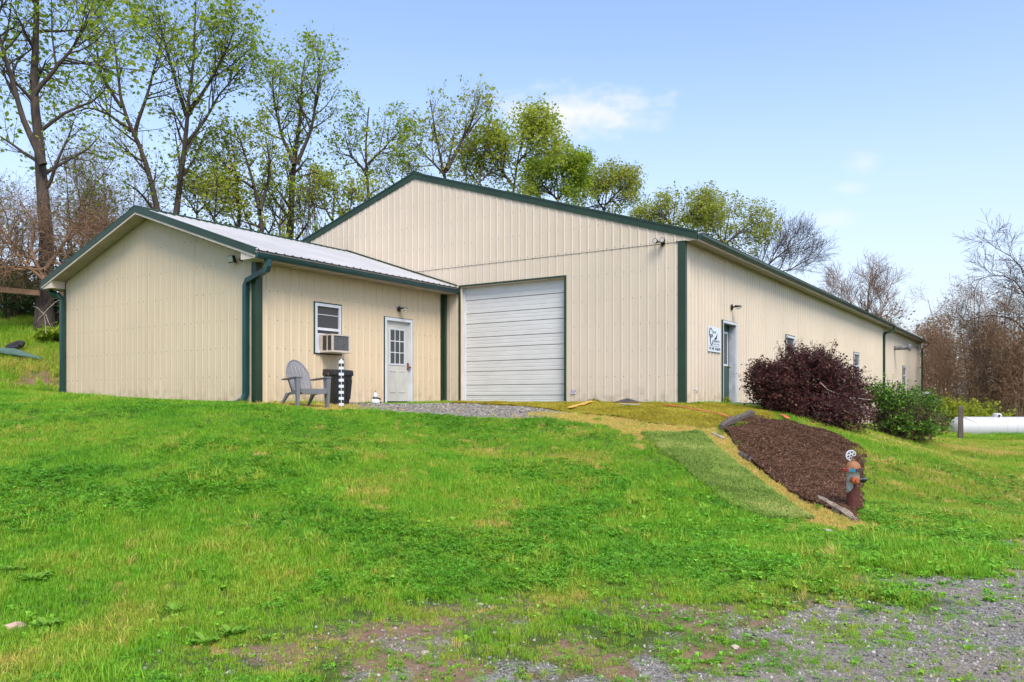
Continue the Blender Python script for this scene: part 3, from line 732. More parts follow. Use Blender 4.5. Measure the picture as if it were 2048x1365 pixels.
for s in (1, -1):
    xe = AXR+s*(AX1-AXR+OV); ze = AAP-(AX1-AXR+OV)*ASL; yf = AY-FO
    # sloped front soffit
    MB().prism([(AXR, yf+.02, AAP+.004), (xe-s*.02, yf+.02, ze+.004+.02*ASL), (xe-s*.02, yf+.02, ze+.016+.02*ASL), (AXR, yf+.02, AAP+.016)], (0, FO-.04, 0)).build('rake_soffit', M['soffit'], annex)
    MB().prism([(AXR, yf, AAP-.012), (xe, yf, ze-.012), (xe, yf, ze+.05), (AXR, yf, AAP+.05)], (0, .02, 0)).build('rake_fascia', M['cream_trim'], annex)
    MB().prism([(AXR, yf-.014, AAP+.035), (xe, yf-.014, ze+.035), (xe, yf-.014, ze+TH+.02), (AXR, yf-.014, AAP+TH+.02)], (0, .03, 0)).prism([(AXR, yf-.018, AAP+TH+.021), (xe, yf-.018, ze+TH+.021), (xe, yf-.018, ze+TH+.034), (AXR, yf-.018, AAP+TH+.034)], (0, .12, 0)).build('rake_trim', M['green'], annex)
    # roof panels run from ridge to eave, one object each
    y = yf+.016; n = 0
    while y < -.02:
        ye = min(y+.9144, -.012); us, dep = rib_profile(y, ye, yf, ()); mb = MB()
        for ua, ub in zip(us[:-1], us[1:]):
            da, db = dep(ua)+TH+.0025*(n % 2), dep(ub)+TH+.0025*(n % 2); xo = xe+s*.05; zo = ze-.05*ASL
            mb.poly([(AXR, ua, AAP+da), (AXR, ub, AAP+db), (xo, ub, zo+db), (xo, ua, zo+da)])
        me = bpy.data.meshes.new('roof_panel'); me.from_pydata(mb.v, [], mb.f); bm = bmesh.new(); bm.from_mesh(me); bmesh.ops.remove_doubles(bm, verts=bm.verts, dist=1e-5); bmesh.ops.solidify(bm, geom=bm.faces[:], thickness=.004); bm.to_mesh(me); bm.free()
        link('roof_panel', me, M['white_roof'], annex); y = ye; n += 1
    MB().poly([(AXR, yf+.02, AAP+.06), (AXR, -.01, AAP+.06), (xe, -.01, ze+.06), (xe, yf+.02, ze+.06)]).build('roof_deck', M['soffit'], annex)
    # boxed eave: return, flat soffit, fascia, gutter
    xw = AX1 if s > 0 else AX0
    MB().prism([(xw-s*.02, AY-FO+.022, ASOF-.03), (xe-s*.012, AY-FO+.022, ASOF-.03), (xe-s*.012, AY-FO+.022, ASOF+.01), (xw-s*.02, AY-FO+.022, ASOF+.01+(OV)*ASL)], (0, FO-.05, 0)).build('eave_return', M['cream_trim'], annex)
    yy = AY+.005; k = 0
    while yy < -.35:
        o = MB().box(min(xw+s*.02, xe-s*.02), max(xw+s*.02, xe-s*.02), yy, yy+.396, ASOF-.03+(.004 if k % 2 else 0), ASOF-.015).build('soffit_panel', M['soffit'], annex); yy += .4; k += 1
    MB().box(min(xe-s*.018, xe), max(xe-s*.018, xe), yf+.03, -.03, ASOF-.045, ASOF+.13).build('fascia', M['cream_trim'], annex)
    gutter(annex, xe+s*.003, yf+.01, -.02 if s > 0 else -.1, ASOF+.075, s, h=.105, w=.10)
MB().prism([(AXR-.17, AY-FO-.02, AAP+TH-.02), (AXR, AY-FO-.02, AAP+TH+.035), (AXR+.17, AY-FO-.02, AAP+TH-.02), (AXR+.17, AY-FO-.02, AAP+TH-.005), (AXR, AY-FO-.02, AAP+TH+.052), (AXR-.17, AY-FO-.02, AAP+TH-.005)], (0, -AY+FO+.01, 0)).build('ridge_cap', M['green'], annex)
y = AY-FO+.1
while y < -.1:      # the cap shows a tooth of closure strip between the ribs
    MB().box(AXR+.165, AXR+.205, y, y+.13, AAP+TH-.075, AAP+TH-.008).build('ridge_closure', M['green'], annex); y += RIB
for k in range(int((-AY+FO)/RIB)):   # rib ends seen along the eave
    pass
# gable-to-roof flashing on the long building
MB().prism([(AXR, -.035, AAP+TH+.03), (AX1+OV, -.035, ASOF+TH+.03), (AX1+OV, -.035, ASOF+TH+.07), (AXR, -.035, AAP+TH+.07)], (0, .012, 0)).build('roof_flashing', M['green'], annex)
# downspouts of the annex
yq = AY-.10
spout(annex, [(AX1+OV+.05, AY-.10, ASOF-.03), (AX1+OV+.05, AY-.10, ASOF-.17), (AX1+OV+.02, AY-.10, ASOF-.24), (AX1-.17, yq+.01, ASOF-.42), (AX1-.22, yq+.01, ASOF-.52), (AX1-.22, yq+.01, .16), (AX1-.22, yq-.05, .05), (AX1-.22, yq-.25, -.04)], .062)
spout(annex, [(AX0-OV+.10, AY-.22, ASOF-.04), (AX0-OV+.10, AY-.20, ASOF-.11), (AX0-.05, AY-.14, ASOF-.22), (AX0+.03, AY-.10, ASOF-.32), (AX0+.03, AY-.10, .05)], .062)
MB().box(AX1+.03, AX1+.10, -.13, -.05, -.05, ASOF-.04).build('downspout', M['green'], annex)
# white annex door
y0, y1, z1 = DOOR1[0], DOOR1[1], DOOR1[3]
MB().box(AX1, AX1+.034, y0-.06, y0-.045, -.3, z1+.08).box(AX1, AX1+.034, y1+.045, y1+.06, -.3, z1+.08).box(AX1, AX1+.034, y0-.045, y1+.045, z1+.066, z1+.08).build('door_flashing', M['green'], annex)
MB().box(AX1-.09, AX1+.038, y0-.045, y0+.03, -.3, z1+.066).box(AX1-.09, AX1+.038, y1-.03, y1+.045, -.3, z1+.066).box(AX1-.09, AX1+.038, y0+.03, y1-.03, z1-.01, z1+.066).build('door_frame', M['white_paint'], annex)
xd = AX1-.035
d1 = MB().box(xd-.045, xd, y0+.03, y1-.03, .015, z1-.01).build('door', M['door_white'], annex, label='off-white door with nine small panes')
def fr(p, a, b_, c, e, dd, mtl, nm='moulding', w=.02):
    MB().box(xd, xd+dd, a, a+w, c, e).box(xd, xd+dd, b_-w, b_, c, e).box(xd, xd+dd, a+w, b_-w, c, c+w).box(xd, xd+dd, a+w, b_-w, e-w, e).build(nm, mtl, p)
pa, pb, pz0, pz1 = y0+.22, y1-.22, .98, 1.86
fr(d1, pa-.03, pb+.03, pz0-.03, pz1+.03, .014, M['white_paint'], 'pane_frame', .032)
for i in range(3):
    for j in range(3):
        a = pa+(pb-pa)*i/3+.012; c = pz0+(pz1-pz0)*j/3+.012
        MB().box(xd, xd+.004, a, a+(pb-pa)/3-.024, c, c+(pz1-pz0)/3-.024).build('pane', M['glass'], d1)
for i in (1, 2):
    MB().box(xd, xd+.012, pa+(pb-pa)*i/3-.012, pa+(pb-pa)*i/3+.012, pz0, pz1).build('glazing_bar', M['white_paint'], d1)
    MB().box(xd, xd+.0125, pa, pb, pz0+(pz1-pz0)*i/3-.012, pz0+(pz1-pz0)*i/3+.012).build('glazing_bar', M['white_paint'], d1)
for a, b_ in ((pa-.03, (pa+pb)/2-.05), ((pa+pb)/2+.05, pb+.03)): fr(d1, a, b_, .24, .80, .009, M['door_white'])
MB().box(xd, xd+.02, y1-.105, y1-.05, .84, 1.02).lathe([(.012, 0), (.012, .05), (.03, .055), (.03, .085), (.01, .09)], 12, (xd+.018, y1-.078, .90), 'x').build('handle', M['rust'], d1)
wA = window(annex, fd, WINA[0], WINA[1], WINA[2], WINA[3])
MB().box(AX1-.012, AX1-.006, WINA[0]+.07, WINA[1]-.07, 2.02, 2.035).build('blind_rail', M['white_paint'], wA)
# ------------------------------------------------------------------ things on and by the walls
def wall_lamp(name, label, loc, rz):
    o = thing(name, label, 'wall lamp', loc, rz)      # local +x points out of the wall
    MB().lathe([(.055, 0), (.055, .018), (.03, .03)], 14, (0, 0, 0), 'x').build('back_plate', M['black_metal'], o, smooth=True, autosmooth=.6)
    MB().tube([(.02, 0, 0), (.07, 0, .005), (.11, 0, .012)], .014, 8).build('arm', M['black_metal'], o)
    MB().prism([(.08, -.055, .03), (.21, -.05, .018), (.21, -.05, .005), (.08, -.055, -.012)], (0, .11, 0)).build('lamp_head', M['black_metal'], o, bevel=.008)
    MB().prism([(.09, -.045, -.012), (.205, -.04, .004), (.20, -.04, -.02), (.11, -.045, -.045)], (0, .09, 0)).build('diffuser', M['lamp_glass'], o, bevel=.006)
    return o
wall_lamp('wall_lamp', 'small black wall lamp above the white annex door', (AX1+.02, -1.95, 2.40), 0).scale = (1.15, 1.2, 1.3)
l2 = wall_lamp('wall_lamp', 'dark wall lamp above the green side door', (.02, 3.25, 2.50), 0)
l2.scale = (1.25, 1.2, 1.5)
o = thing('flood_light', 'square black floodlight under the eave at the annex corner', 'floodlight', (AX1-.62, AY-.02, 3.02))
MB().tube([(0, 0, 0), (0, -.06, .01), (.0, -.10, .03)], .012, 6).build('bracket', M['black_metal'], o)
mb = MB().hexa([(-.09, -.13, -.02), (.09, -.13, -.02), (.07, -.05, .0), (-.07, -.05, .0)], [(-.09, -.17, .13), (.09, -.17, .13), (.07, -.09, .14), (-.07, -.09, .14)]); mb.build('lamp_head', M['black_metal'], o, bevel=.006)
MB().hexa([(-.07, -.145, .0), (.07, -.145, .0), (.07, -.13, .0), (-.07, -.13, .0)], [(-.07, -.177, .115), (.07, -.177, .115), (.07, -.16, .115), (-.07, -.16, .115)]).build('lens', M['lamp_glass'], o)
MB().lathe([(.03, 0), (.045, -.03), (.03, -.06)], 10, (.33, -.13, .04)).build('sensor', M['black_metal'], o, smooth=True)
o = thing('flood_light', 'black twin-head spotlight high on the gable by the green corner', 'floodlight', (-.52, -.02, 3.73))
MB().lathe([(.055, 0), (.055, -.03), (.03, -.05)], 12, (0, 0, 0), 'y').build('back_plate', M['black_metal'], o, smooth=True, autosmooth=.6)
for s, dx in ((-1, -.13), (1, .05)):
    MB().tube([(0, -.04, 0), (dx*.5, -.08, .02), (dx, -.10, .03)], .014, 6).build('bracket', M['black_metal'], o)
    hd = MB().lathe([(.03, .06), (.05, .03), (.058, -.05), (.062, -.06)], 14, (dx, -.13, .035), 'y').build('lamp_head', M['black_metal'], o, smooth=True, autosmooth=.8)
    MB().lathe([(.05, 0), (.05, -.004)], 14, (dx, -.191, .035), 'y').build('lens', M['lamp_glass'], hd)
MB().lathe([(.02, 0), (.03, -.03), (.012, -.055)], 10, (0, -.06, -.045)).build('sensor', M['black_metal'], o, smooth=True)
# sign with lettering
sg = thing('sign_board', 'white sign with tall black and green lettering beside the green side door', 'sign', (.024, 1.46, 1.25))
MB().box(0, .012, 0, .90, 0, .62).build('board', mat('sign_white', (.72, .76, .80), .4, var=.03), sg)
M['ink'] = mat('black_ink', (.015, .015, .03), .5); M['ink_green'] = mat('green_ink', (.05, .22, .09), .5); M['ink_grey'] = mat('grey_ink', (.13, .18, .23), .5)
def text(s, size, y, z, m, sx=1.0, shear=0.0, parent=None):
    c = bpy.data.curves.new('lettering', 'FONT'); c.body = s; c.size = size; c.extrude = .001; c.shear = shear; c.offset = 0.0
    ob = bpy.data.objects.new('lettering', c); COL.objects.link(ob)
    dg = bpy.context.evaluated_depsgraph_get(); me = bpy.data.meshes.new_from_object(ob.evaluated_get(dg)); bpy.data.objects.remove(ob)
    me.materials.clear()
    me.transform(Matrix(((0, 0, 1, .0145), (sx, 0, 0, y), (0, 1, 0, z), (0, 0, 0, 1))))
    return link('lettering', me, m, parent)
def big_c(y, z, ry, rz):
    pts = []
    for k in range(0, 25):
        a = math.radians(35+k*(300/24)); pts.append((.016, y+ry*math.cos(a), z+rz*math.sin(a)))
    rr = [.006+.008*(abs(math.cos(math.radians(35+k*12.5)))) for k in range(25)]
    MB().tube(pts, rr, 6).build('lettering', M['ink'], sg)
big_c(.16, .46, .095, .12); big_c(.215, .30, .095, .13)
text('lever', .14, .275, .455, M['ink_green'], parent=sg); text('ompanions', .115, .29, .245, M['ink_grey'], parent=sg)
MB().box(.013, .0155, .08, .80, .135, .145).build('rule', M['ink_grey'], sg)
mb = MB(); rn = random.Random(3)
for k in range(17):
    yk = .06+k*.047
    if k in (3, 8): continue
    hgt = rn.choice((.05, .06, .07)); mb.box(.013, .0155, yk, yk+.012, .045, .045+hgt)
    mb.box(.013, .0155, yk+.012, yk+.032, .045+rn.choice((0, .03, .05)), .057+rn.choice((0, .03, .05)))
mb.build('small_print', M['ink'], sg)
mb = MB()
for k in range(10):
    if k == 4: continue
    mb.box(.013, .0155, .36+k*.045, .385+k*.045, .18, .205)
mb.build('small_print', M['ink_grey'], sg)
# leaping figure emblem
em = [(.42, .33), (.47, .355), (.52, .37), (.555, .41), (.60, .42), (.62, .455), (.645, .47), (.64, .43), (.62, .40), (.60, .37), (.615, .335), (.58, .335), (.55, .315), (.50, .315), (.44, .285), (.45, .32)]
MB().prism([(.013, a, c) for a, c in em], (.003, 0, 0)).build('emblem', M['ink'], sg)
st = thing('wall_sticker', 'small white sticker with a black box low on the wall right of the roller door', 'sticker', (-2.93, -.026, .23))
MB().box(-.07, .07, -.002, 0, -.03, .085).build('label', M['white_paint'], st)
MB().box(-.06, .06, -.0035, -.002, .02, .028).box(-.06, .06, -.0035, -.002, .062, .07).box(-.06, -.045, -.0035, -.002, .028, .062).box(.045, .06, -.0035, -.002, .028, .062).box(-.05, -.02, -.0035, -.002, -.002, .006).box(-.01, .02, -.0035, -.002, -.002, .006).box(.03, .05, -.0035, -.002, -.002, .006).build('print', M['ink'], st)
hb = thing('hose_tap', 'small white hooked tap low on the wall beside the green corner', 'tap', (.02, .55, .24))
MB().tube([(0, 0, .06), (.05, 0, .07), (.08, .0, .04), (.075, 0, .0), (.05, 0, -.03)], .014, 8).build('spout', M['white_paint'], hb, smooth=True)
MB().lathe([(.03, 0), (.03, .012)], 10, (0, 0, .06), 'x').build('flange', M['white_paint'], hb)
# window air conditioner
ac = thing('air_conditioner', 'beige window air conditioner jutting out below the annex window sash', 'air conditioner', (AX1, -4.40, 1.155))
bei = mat('beige_plastic', (.56, .49, .41), .5, var=.06); grl = mat('grille_grey', (.30, .31, .32), .5); 
w2 = .29
MB().box(-.02, .10, -w2, w2, .0, .40).box(.10, .42, -w2, w2, .0, .03).box(.10, .42, -w2, w2, .37, .40).box(.39, .42, -w2, -w2+.05, .03, .37).box(.39, .42, w2-.05, w2, .03, .37).box(.24, .27, -w2, -w2+.03, .03, .37).box(.24, .27, w2-.03, w2, .03, .37).build('casing', bei, ac)
MB().box(.10, .385, -w2+.025, w2-.025, .03, .37).build('coil', mat('coil_grey', (.16, .17, .18), .5, var=.25, scale=30), ac)
mb = MB()
for k in range(14): mb.box(.11, .385, -w2+.004, -w2+.018, .045+k*.0235, .055+k*.0235)
for k in range(14): mb.box(.11, .385, w2-.018, w2-.004, .045+k*.0235, .055+k*.0235)
mb.build('side_louvre', mat('louvre_brown', (.10, .07, .06), .6), ac)
mb = MB()
for k in range(11): mb.box(.405, .411, -w2+.05+k*(2*w2-.1)/10-.003, -w2+.05+k*(2*w2-.1)/10+.003, .03, .37)
for k in range(9): mb.box(.411, .416, -w2+.05, w2-.05, .03+k*.0425-.003, .03+k*.0425+.003)
mb.build('rear_grille', M['galv'], ac)
MB().box(.02, .45, -w2-.02, w2+.02, -.02, -.004).build('drip_tray', bei, ac, bevel=.006)
MB().box(-.03, -.0, -.345, .345, .40, .43).box(-.03, 0, -.345, -w2-.01, 0, .40).box(-.03, 0, w2+.01, .345, 0, .40).build('side_panel', M['white_paint'], ac)
# plastic garden chair
cpx, cpd = 612, 16.35
cx_, cy_ = PD(cpx, cpd); cz_ = h1(cx_, cy_)
ch = thing('garden_chair', 'grey plastic slatted garden chair standing on dry grass by the annex', 'chair', (cx_, cy_, cz_), YAW+math.radians(180+42)); ch.scale = (.92, .92, .97)
gp_ = mat('grey_plastic', (.185, .182, .19), .45, var=.06, scale=3)
def bk(u, v):     # back surface: u across, v up the back
    return Vector((u*.80*(1+.22*v), -.16-.36*v-.03*(1-(u/.3)**2)*1.0, .30+.68*v))
for k in range(6):
    u0, u1 = -.28+k*.095, -.28+k*.095+.074
    mb = MB(); rows = 9
    vm0 = 1-.42*(abs((u0)/.30))**2.2; vm1 = 1-.42*(abs((u1)/.30))**2.2
    fr_, bk_ = [], []
    for r in range(rows):
        v = r/(rows-1)
        a, c = bk(u0, v*vm0), bk(u1, v*vm1)
        fr_.append((a, c)); bk_.append((a+Vector((0, -.016, -.006)), c+Vector((0, -.016, -.006))))
    for r in range(rows-1):
        (a, c), (d, e) = fr_[r], fr_[r+1]; (a2, c2), (d2_, e2) = bk_[r], bk_[r+1]
        mb.hexa([a, c, c2, a2], [d, e, e2, d2_])
    mb.build('back_slat', gp_, ch)
# rim over the top of the slats and a cross band
rim = [bk(u, 1-.42*abs(u/.30)**2.2)+Vector((0, -.006, .004)) for u in np.linspace(-.285, .285, 17)]
rim = [bk(-.285, .0)+Vector((0, -.006, 0)), bk(-.29, .3)+Vector((0, -.006, 0))]+rim+[bk(.29, .3)+Vector((0, -.006, 0)), bk(.285, 0)+Vector((0, -.006, 0))]
MB().tube(rim, .019, 6).build('back_rim', gp_, ch, smooth=True)
mb = MB()
for v0, v1 in ((.30, .42), (.86, .93), (0.0, .06)):
    us = np.linspace(-.25, .25, 9) if v0 < .8 else np.linspace(-.12, .12, 5)
    for ua, ub in zip(us[:-1], us[1:]):
        p = [bk(ua, v0), bk(ub, v0), bk(ub, v1), bk(ua, v1)]
        mb.hexa([q+Vector((0, -.003, 0)) for q in (p[0], p[1])]+[q+Vector((0, -.022, -.006)) for q in (p[1], p[0])], [q+Vector((0, -.003, 0)) for q in (p[3], p[2])]+[q+Vector((0, -.022, -.006)) for q in (p[2], p[3])])
mb.build('back_band', gp_, ch)
for k in range(5):
    y0 = -.18+k*.108; zf = lambda y: .285+.10*(y+.18)/.54+.0
    MB().hexa([(-.27, y0, zf(y0)-.016), (.27, y0, zf(y0)-.016), (.27, y0+.094, zf(y0+.094)-.016), (-.27, y0+.094, zf(y0+.094)-.016)], [(-.27, y0, zf(y0)), (.27, y0, zf(y0)), (.27, y0+.094, zf(y0+.094)), (-.27, y0+.094, zf(y0+.094))]).build('seat_slat', gp_, ch, bevel=.005)
MB().hexa([(-.28, .355, .27), (.28, .355, .27), (.28, .375, .27), (-.28, .375, .27)], [(-.28, .352, .385), (.28, .352, .385), (.28, .378, .38), (-.28, .378, .38)]).build('seat_apron', gp_, ch, bevel=.006)
for s in (-1, 1):
    MB().hexa([(s*.28, -.20, .255), (s*.31, -.20, .255), (s*.31, .36, .30), (s*.28, .36, .30)], [(s*.28, -.20, .305), (s*.31, -.20, .305), (s*.31, .36, .39), (s*.28, .36, .39)]).build('seat_rail', gp_, ch)
    # arm rest: wide, rounded, droops slightly to the rear
    out = [(s*.25, -.36, .56), (s*.40, -.36, .56), (s*.43, -.1, .575), (s*.43, .30, .60), (s*.41, .37, .60), (s*.30, .385, .60), (s*.275, .33, .60), (s*.27, -.1, .575)]
    MB().prism(out, (0, 0, .028)).build('arm_rest', gp_, ch, bevel=.008)
    MB().hexa([(s*.315, .255, -.02), (s*.335, .345, -.02), (s*.385, .335, -.02), (s*.365, .245, -.02)], [(s*.30, .20, .60), (s*.31, .37, .60), (s*.41, .36, .60), (s*.385, .20, .60)]).build('front_leg', gp_, ch, bevel=.01)
    MB().hexa([(s*.31, -.60, -.02), (s*.31, -.545, -.02), (s*.345, -.545, -.02), (s*.345, -.60, -.02)], [(s*.285, -.30, .30), (s*.285, -.14, .30), (s*.325, -.14, .30), (s*.325, -.30, .30)]).build('rear_leg', gp_, ch, bevel=.008)
# wheeled bin
bx_, by_ = PD(676, 18.35); 
bn = thing('trash_bin', 'black lidded trash bin against the annex wall behind the striped post', 'trash bin', (bx_, by_, h1(bx_, by_)), math.radians(90-8))
blk = mat('black_plastic', (.016, .016, .018), .45, var=.15)
MB().hexa([(-.19, -.16, 0), (.19, -.16, 0), (.19, .16, 0), (-.19, .16, 0)], [(-.25, -.20, .66), (.25, -.20, .66), (.25, .20, .66), (-.25, .20, .66)]).build('bin_body', blk, bn, bevel=.03)
MB().hexa([(-.205, -.185, .12), (-.10, -.185, .12), (-.10, -.16, .12), (-.205, -.16, .12)], [(-.235, -.212, .56), (-.11, -.212, .56), (-.11, -.18, .56), (-.235, -.18, .56)]).hexa([(.10, -.185, .12), (.205, -.185, .12), (.205, -.16, .12), (.10, -.16, .12)], [(.11, -.212, .56), (.235, -.212, .56), (.235, -.18, .56), (.11, -.18, .56)]).build('bin_rib', blk, bn, bevel=.008)
MB().hexa([(-.275, -.225, .64), (.275, -.225, .64), (.275, .225, .64), (-.275, .225, .64)], [(-.265, -.215, .77), (.265, -.215, .77), (.265, .215, .80), (-.265, .215, .80)]).build('lid', blk, bn, bevel=.03)
MB().tube([(-.12, .215, .72), (-.12, .27, .73), (.12, .27, .73), (.12, .215, .72)], .016, 8).build('handle', blk, bn)
for s in (-1, 1): MB().tube([(s*.262, -.02, .70), (s*.285, -.02, .68), (s*.262, -.02, .64)], .012, 6).build('clasp', M['galv'], bn)
# striped post
sx_, sy_ = PD(683, 17.35); sz_ = h1(sx_, sy_)
sp = thing('striped_post', 'thin black post with white squares standing before the trash bin', 'post', (sx_, sy_, sz_-.04), YAW+.12)
MB().box(-.05, .05, -.04, .04, 0, 1.085).build('post_core', blk, sp)
for k in range(8):
    zz = .09+k*.128
    if k == 7: MB().prism([(-.052, -.047, zz), (.052, -.047, zz), (.052, -.047, zz+.05), (.006, -.047, zz+.10), (-.006, -.047, zz+.10), (-.052, -.047, zz+.05)], (0, .006, 0)).build('white_tile', M['white_paint'], sp)
    else: MB().box(-.052, .052, -.047, -.041, zz, zz+.060).build('white_tile', M['white_paint'], sp)
MB().box(-.006, .006, -.045, -.0405, 0, 1.05).build('centre_line', M['white_paint'], sp)
# little figurine by the door
fx_, fy_ = AX1+.16, -2.98
fg_ = thing('garden_figurine', 'small white garden figurine with pointed cap left of the white door', 'figurine', (fx_, fy_, h1(fx_, fy_)-.005), 0); fg_.scale = (1.3, 1.3, 1.25)
MB().lathe([(.07, 0), (.088, .03), (.085, .07), (.06, .105), (.04, .115)], 14).build('body', M['white_paint'], fg_, smooth=True)
MB().lathe([(.035, .10), (.055, .115), (.058, .13), (.045, .14)], 14).build('collar', M['black_metal'], fg_, smooth=True)
MB().lathe([(.045, .135), (.05, .155), (.042, .19), (.025, .225), (.008, .24)], 14).build('cap', mat('pale_blue_paint', (.58, .63, .72), .4), fg_, smooth=True)
MB().lathe([(.010, .235), (.006, .27), (.001, .28)], 8).build('cap_tip', mat('red_paint', (.35, .04, .03), .4), fg_)
MB().tube([(.0, .03, .13), (.05, .06, .115), (.075, .075, .10)], [.02, .018, .006], 8).build('beak', M['black_metal'], fg_)
MB().lathe([(.03, 0), (.035, .02), (.02, .06)], 10, (.05, .07, .0)).build('foot', M['black_metal'], fg_, smooth=True)
# brick vent with a hipped cover
vx_, vy_ = -1.30, -.32
vb = thing('brick_vent', 'low brick vent with dark hipped cover at the foot of the gable wall', 'vent', (vx_, vy_, h1(vx_, vy_)+.01))
bm_ = mat('brick_red', (.22, .10, .065), .9, col2=(.14, .07, .05), scale=18, bump=.4)
me_b = None
for row in range(1):
    for k in range(3):
        for side in range(2):
            o = MB().box(-.095, .095, -.045, .045, 0, .065).build('brick', bm_, vb, bevel=.004) if me_b is None else link('brick', me_b, None, vb)
            me_b = o.data; o.location = (-.20+k*.2, -.20+side*.4, -.02)
    for s in (-1, 1):
        o = link('brick', me_b, None, vb); o.location = (s*.255, 0, -.02); o.rotation_euler = (0, 0, math.pi/2)
MB().hexa([(-.22, -.20, .048), (.22, -.20, .048), (.22, .20, .048), (-.22, .20, .048)], [(-.015, -.02, .125), (.015, -.02, .125), (.015, .02, .125), (-.015, .02, .125)]).build('cover', mat('dark_cover', (.04, .045, .05), .5, var=.2), vb)
# ------------------------------------------------------------------ timbers, hydrant, tank
def log(name, label, a, b_, r, squash=.7, mtl=None, seed=1):
    a, b_ = Vector(a), Vector(b_); rn = random.Random(seed); n = 10; mb = MB()
    pts, rr = [], []
    for i in range(n+1):
        t = i/n; p = a.lerp(b_, t)+Vector((rn.uniform(-1, 1), rn.uniform(-1, 1), rn.uniform(-1, 1)))*r*.24
        pts.append(p); rr.append(r*(1+rn.uniform(-.25, .2))*(.8 if i in (0, n) else 1))
    mb.tube(pts, rr, 6); o = mb.build(name, mtl or M['timber'], smooth=True, autosmooth=.7); tag(o, label, 'timber'); return o
M['timber'] = mat('weathered_timber', (.20, .165, .135), .9, col2=(.055, .042, .034), scale=5, stretch=(6, 6, 6), bump=.9, bscale=30)
M['timber_pale'] = mat('split_timber', (.42, .33, .24), .9, col2=(.15, .10, .07), scale=9, bump=.9, bscale=40)
a, b_ = G(1440, 864), G(1502, 836)
log('landscape_timber', 'weathered grey timber at the top corner of the mulch', (a[0], a[1], a[2]+.10), (b_[0], b_[1], b_[2]+.09), .078, seed=2)
a, b_ = G(1636, 1004), G(1712, 1046)
log('landscape_timber', 'split pale timber along the mulch edge near the hydrant', (a[0], a[1], a[2]+.05), (b_[0], b_[1], b_[2]+.03), .055, mtl=M['timber_pale'], seed=3)
a, b_ = G(1481, 912), G(1502, 928)
log('landscape_timber', 'short grey timber half buried midway along the mulch edge', (a[0], a[1], a[2]+.03), (b_[0], b_[1], b_[2]+.03), .05, seed=4)
a, b_ = G(1424, 871), G(1448, 882)
o = log('dead_root', 'curved pale root lying in straw below the upper timber', (a[0], a[1], a[2]+.03), (b_[0], b_[1], b_[2]+.03), .028, mtl=M['dead'], seed=5)
o['category'] = 'root'
hx, hy, hz = G(1706, 1024); hz += .03
hd = thing('fire_hydrant', 'rusty red and white fire hydrant standing at the end of the mulch', 'hydrant', (hx, hy, hz), YAW); hd.scale = (.93,)*3
m, t, b = new_mat('hydrant_paint'); oc = nd(t, 'ShaderNodeTexCoord').outputs['Object']
nz = nd(t, 'ShaderNodeTexNoise', i_Vector=oc, i_Scale=7.0, i_Detail=5.0).outputs['Fac']
sep = nd(t, 'ShaderNodeSeparateXYZ', i_0=oc)
lim = mth(t, 'ADD', mth(t, 'MULTIPLY', sep.outputs['X'], -2.1), mth(t, 'MULTIPLY', mth(t, 'SUBTRACT', sep.outputs['Z'], .36), 1.7))
fac = maprange(t, mth(t, 'ADD', lim, mth(t, 'MULTIPLY', mth(t, 'SUBTRACT', nz, .5), .45)), -.005, .01)
n2 = nd(t, 'ShaderNodeTexNoise', i_Vector=oc, i_Scale=16.0, i_Detail=6.0).outputs['Fac']
red = mixc(t, maprange(t, n2, .35, .65), (.13, .032, .022, 1), (.085, .022, .018, 1))
wht = mixc(t, maprange(t, n2, .4, .75), (.50, .50, .49, 1), (.30, .27, .24, 1))
c = mixc(t, fac, red, wht); chip = nd(t, 'ShaderNodeTexNoise', i_Vector=oc, i_Scale=34.0, i_Detail=2.0).outputs['Fac']
c = mixc(t, maprange(t, chip, .70, .73), c, (.55, .53, .5, 1))
t.links.new(c, b.inputs['Base Color']); b.inputs['Roughness'].default_value = .6; M['hydrant'] = m
M['hyd_orange'] = mat('orange_rust', (.46, .085, .015), .6, col2=(.22, .09, .04), scale=12, bump=.3)
M['hyd_cap'] = mat('bonnet_rust', (.33, .10, .018), .7, col2=(.26, .17, .10), scale=14, bump=.4)
sc_ = .905
MB().lathe([(.086, -.08), (.086, .0), (.086, .52), (.092, .53)], 20).build('barrel', M['hydrant'], hd, smooth=True, autosmooth=.6)
mbf = MB().lathe([(.10, .53), (.145, .535), (.145, .572), (.10, .576)], 8)
m, t, b = new_mat('flange_paint'); oc = nd(t, 'ShaderNodeTexCoord').outputs['Object']
X_ = nd(t, 'ShaderNodeSeparateXYZ', i_0=oc).outputs['X']
c = mixc(t, mth(t, 'LESS_THAN', X_, -.02), (.055, .03, .025, 1), (.03, .20, .32, 1)); c = mixc(t, mth(t, 'LESS_THAN', X_, -.095), c, (.50, .07, .04, 1))
t.links.new(c, b.inputs['Base Color']); b.inputs['Roughness'].default_value = .6
mbf.build('flange', m, hd)
for k in range(8):
    a_ = math.pi/8+k*math.pi/4; MB().lathe([(.011, .52), (.011, .59)], 6, (.122*math.cos(a_), .122*math.sin(a_), 0)).build('bolt', M['rust'], hd)
MB().lathe([(.105, .574), (.10, .60), (.085, .635), (.06, .66), (.035, .672), (.022, .674), (.022, .70)], 18).build('bonnet', M['hyd_cap'], hd, smooth=True, autosmooth=.7)
nz1 = MB().lathe([(.050, -.06), (.050, -.115), (.056, -.12), (.056, -.155), (.045, -.17), (.02, -.172), (.02, -.20)], 14, (-.025, 0, .415), 'y').build('nozzle_cap', M['hyd_orange'], hd, smooth=True, autosmooth=.6)
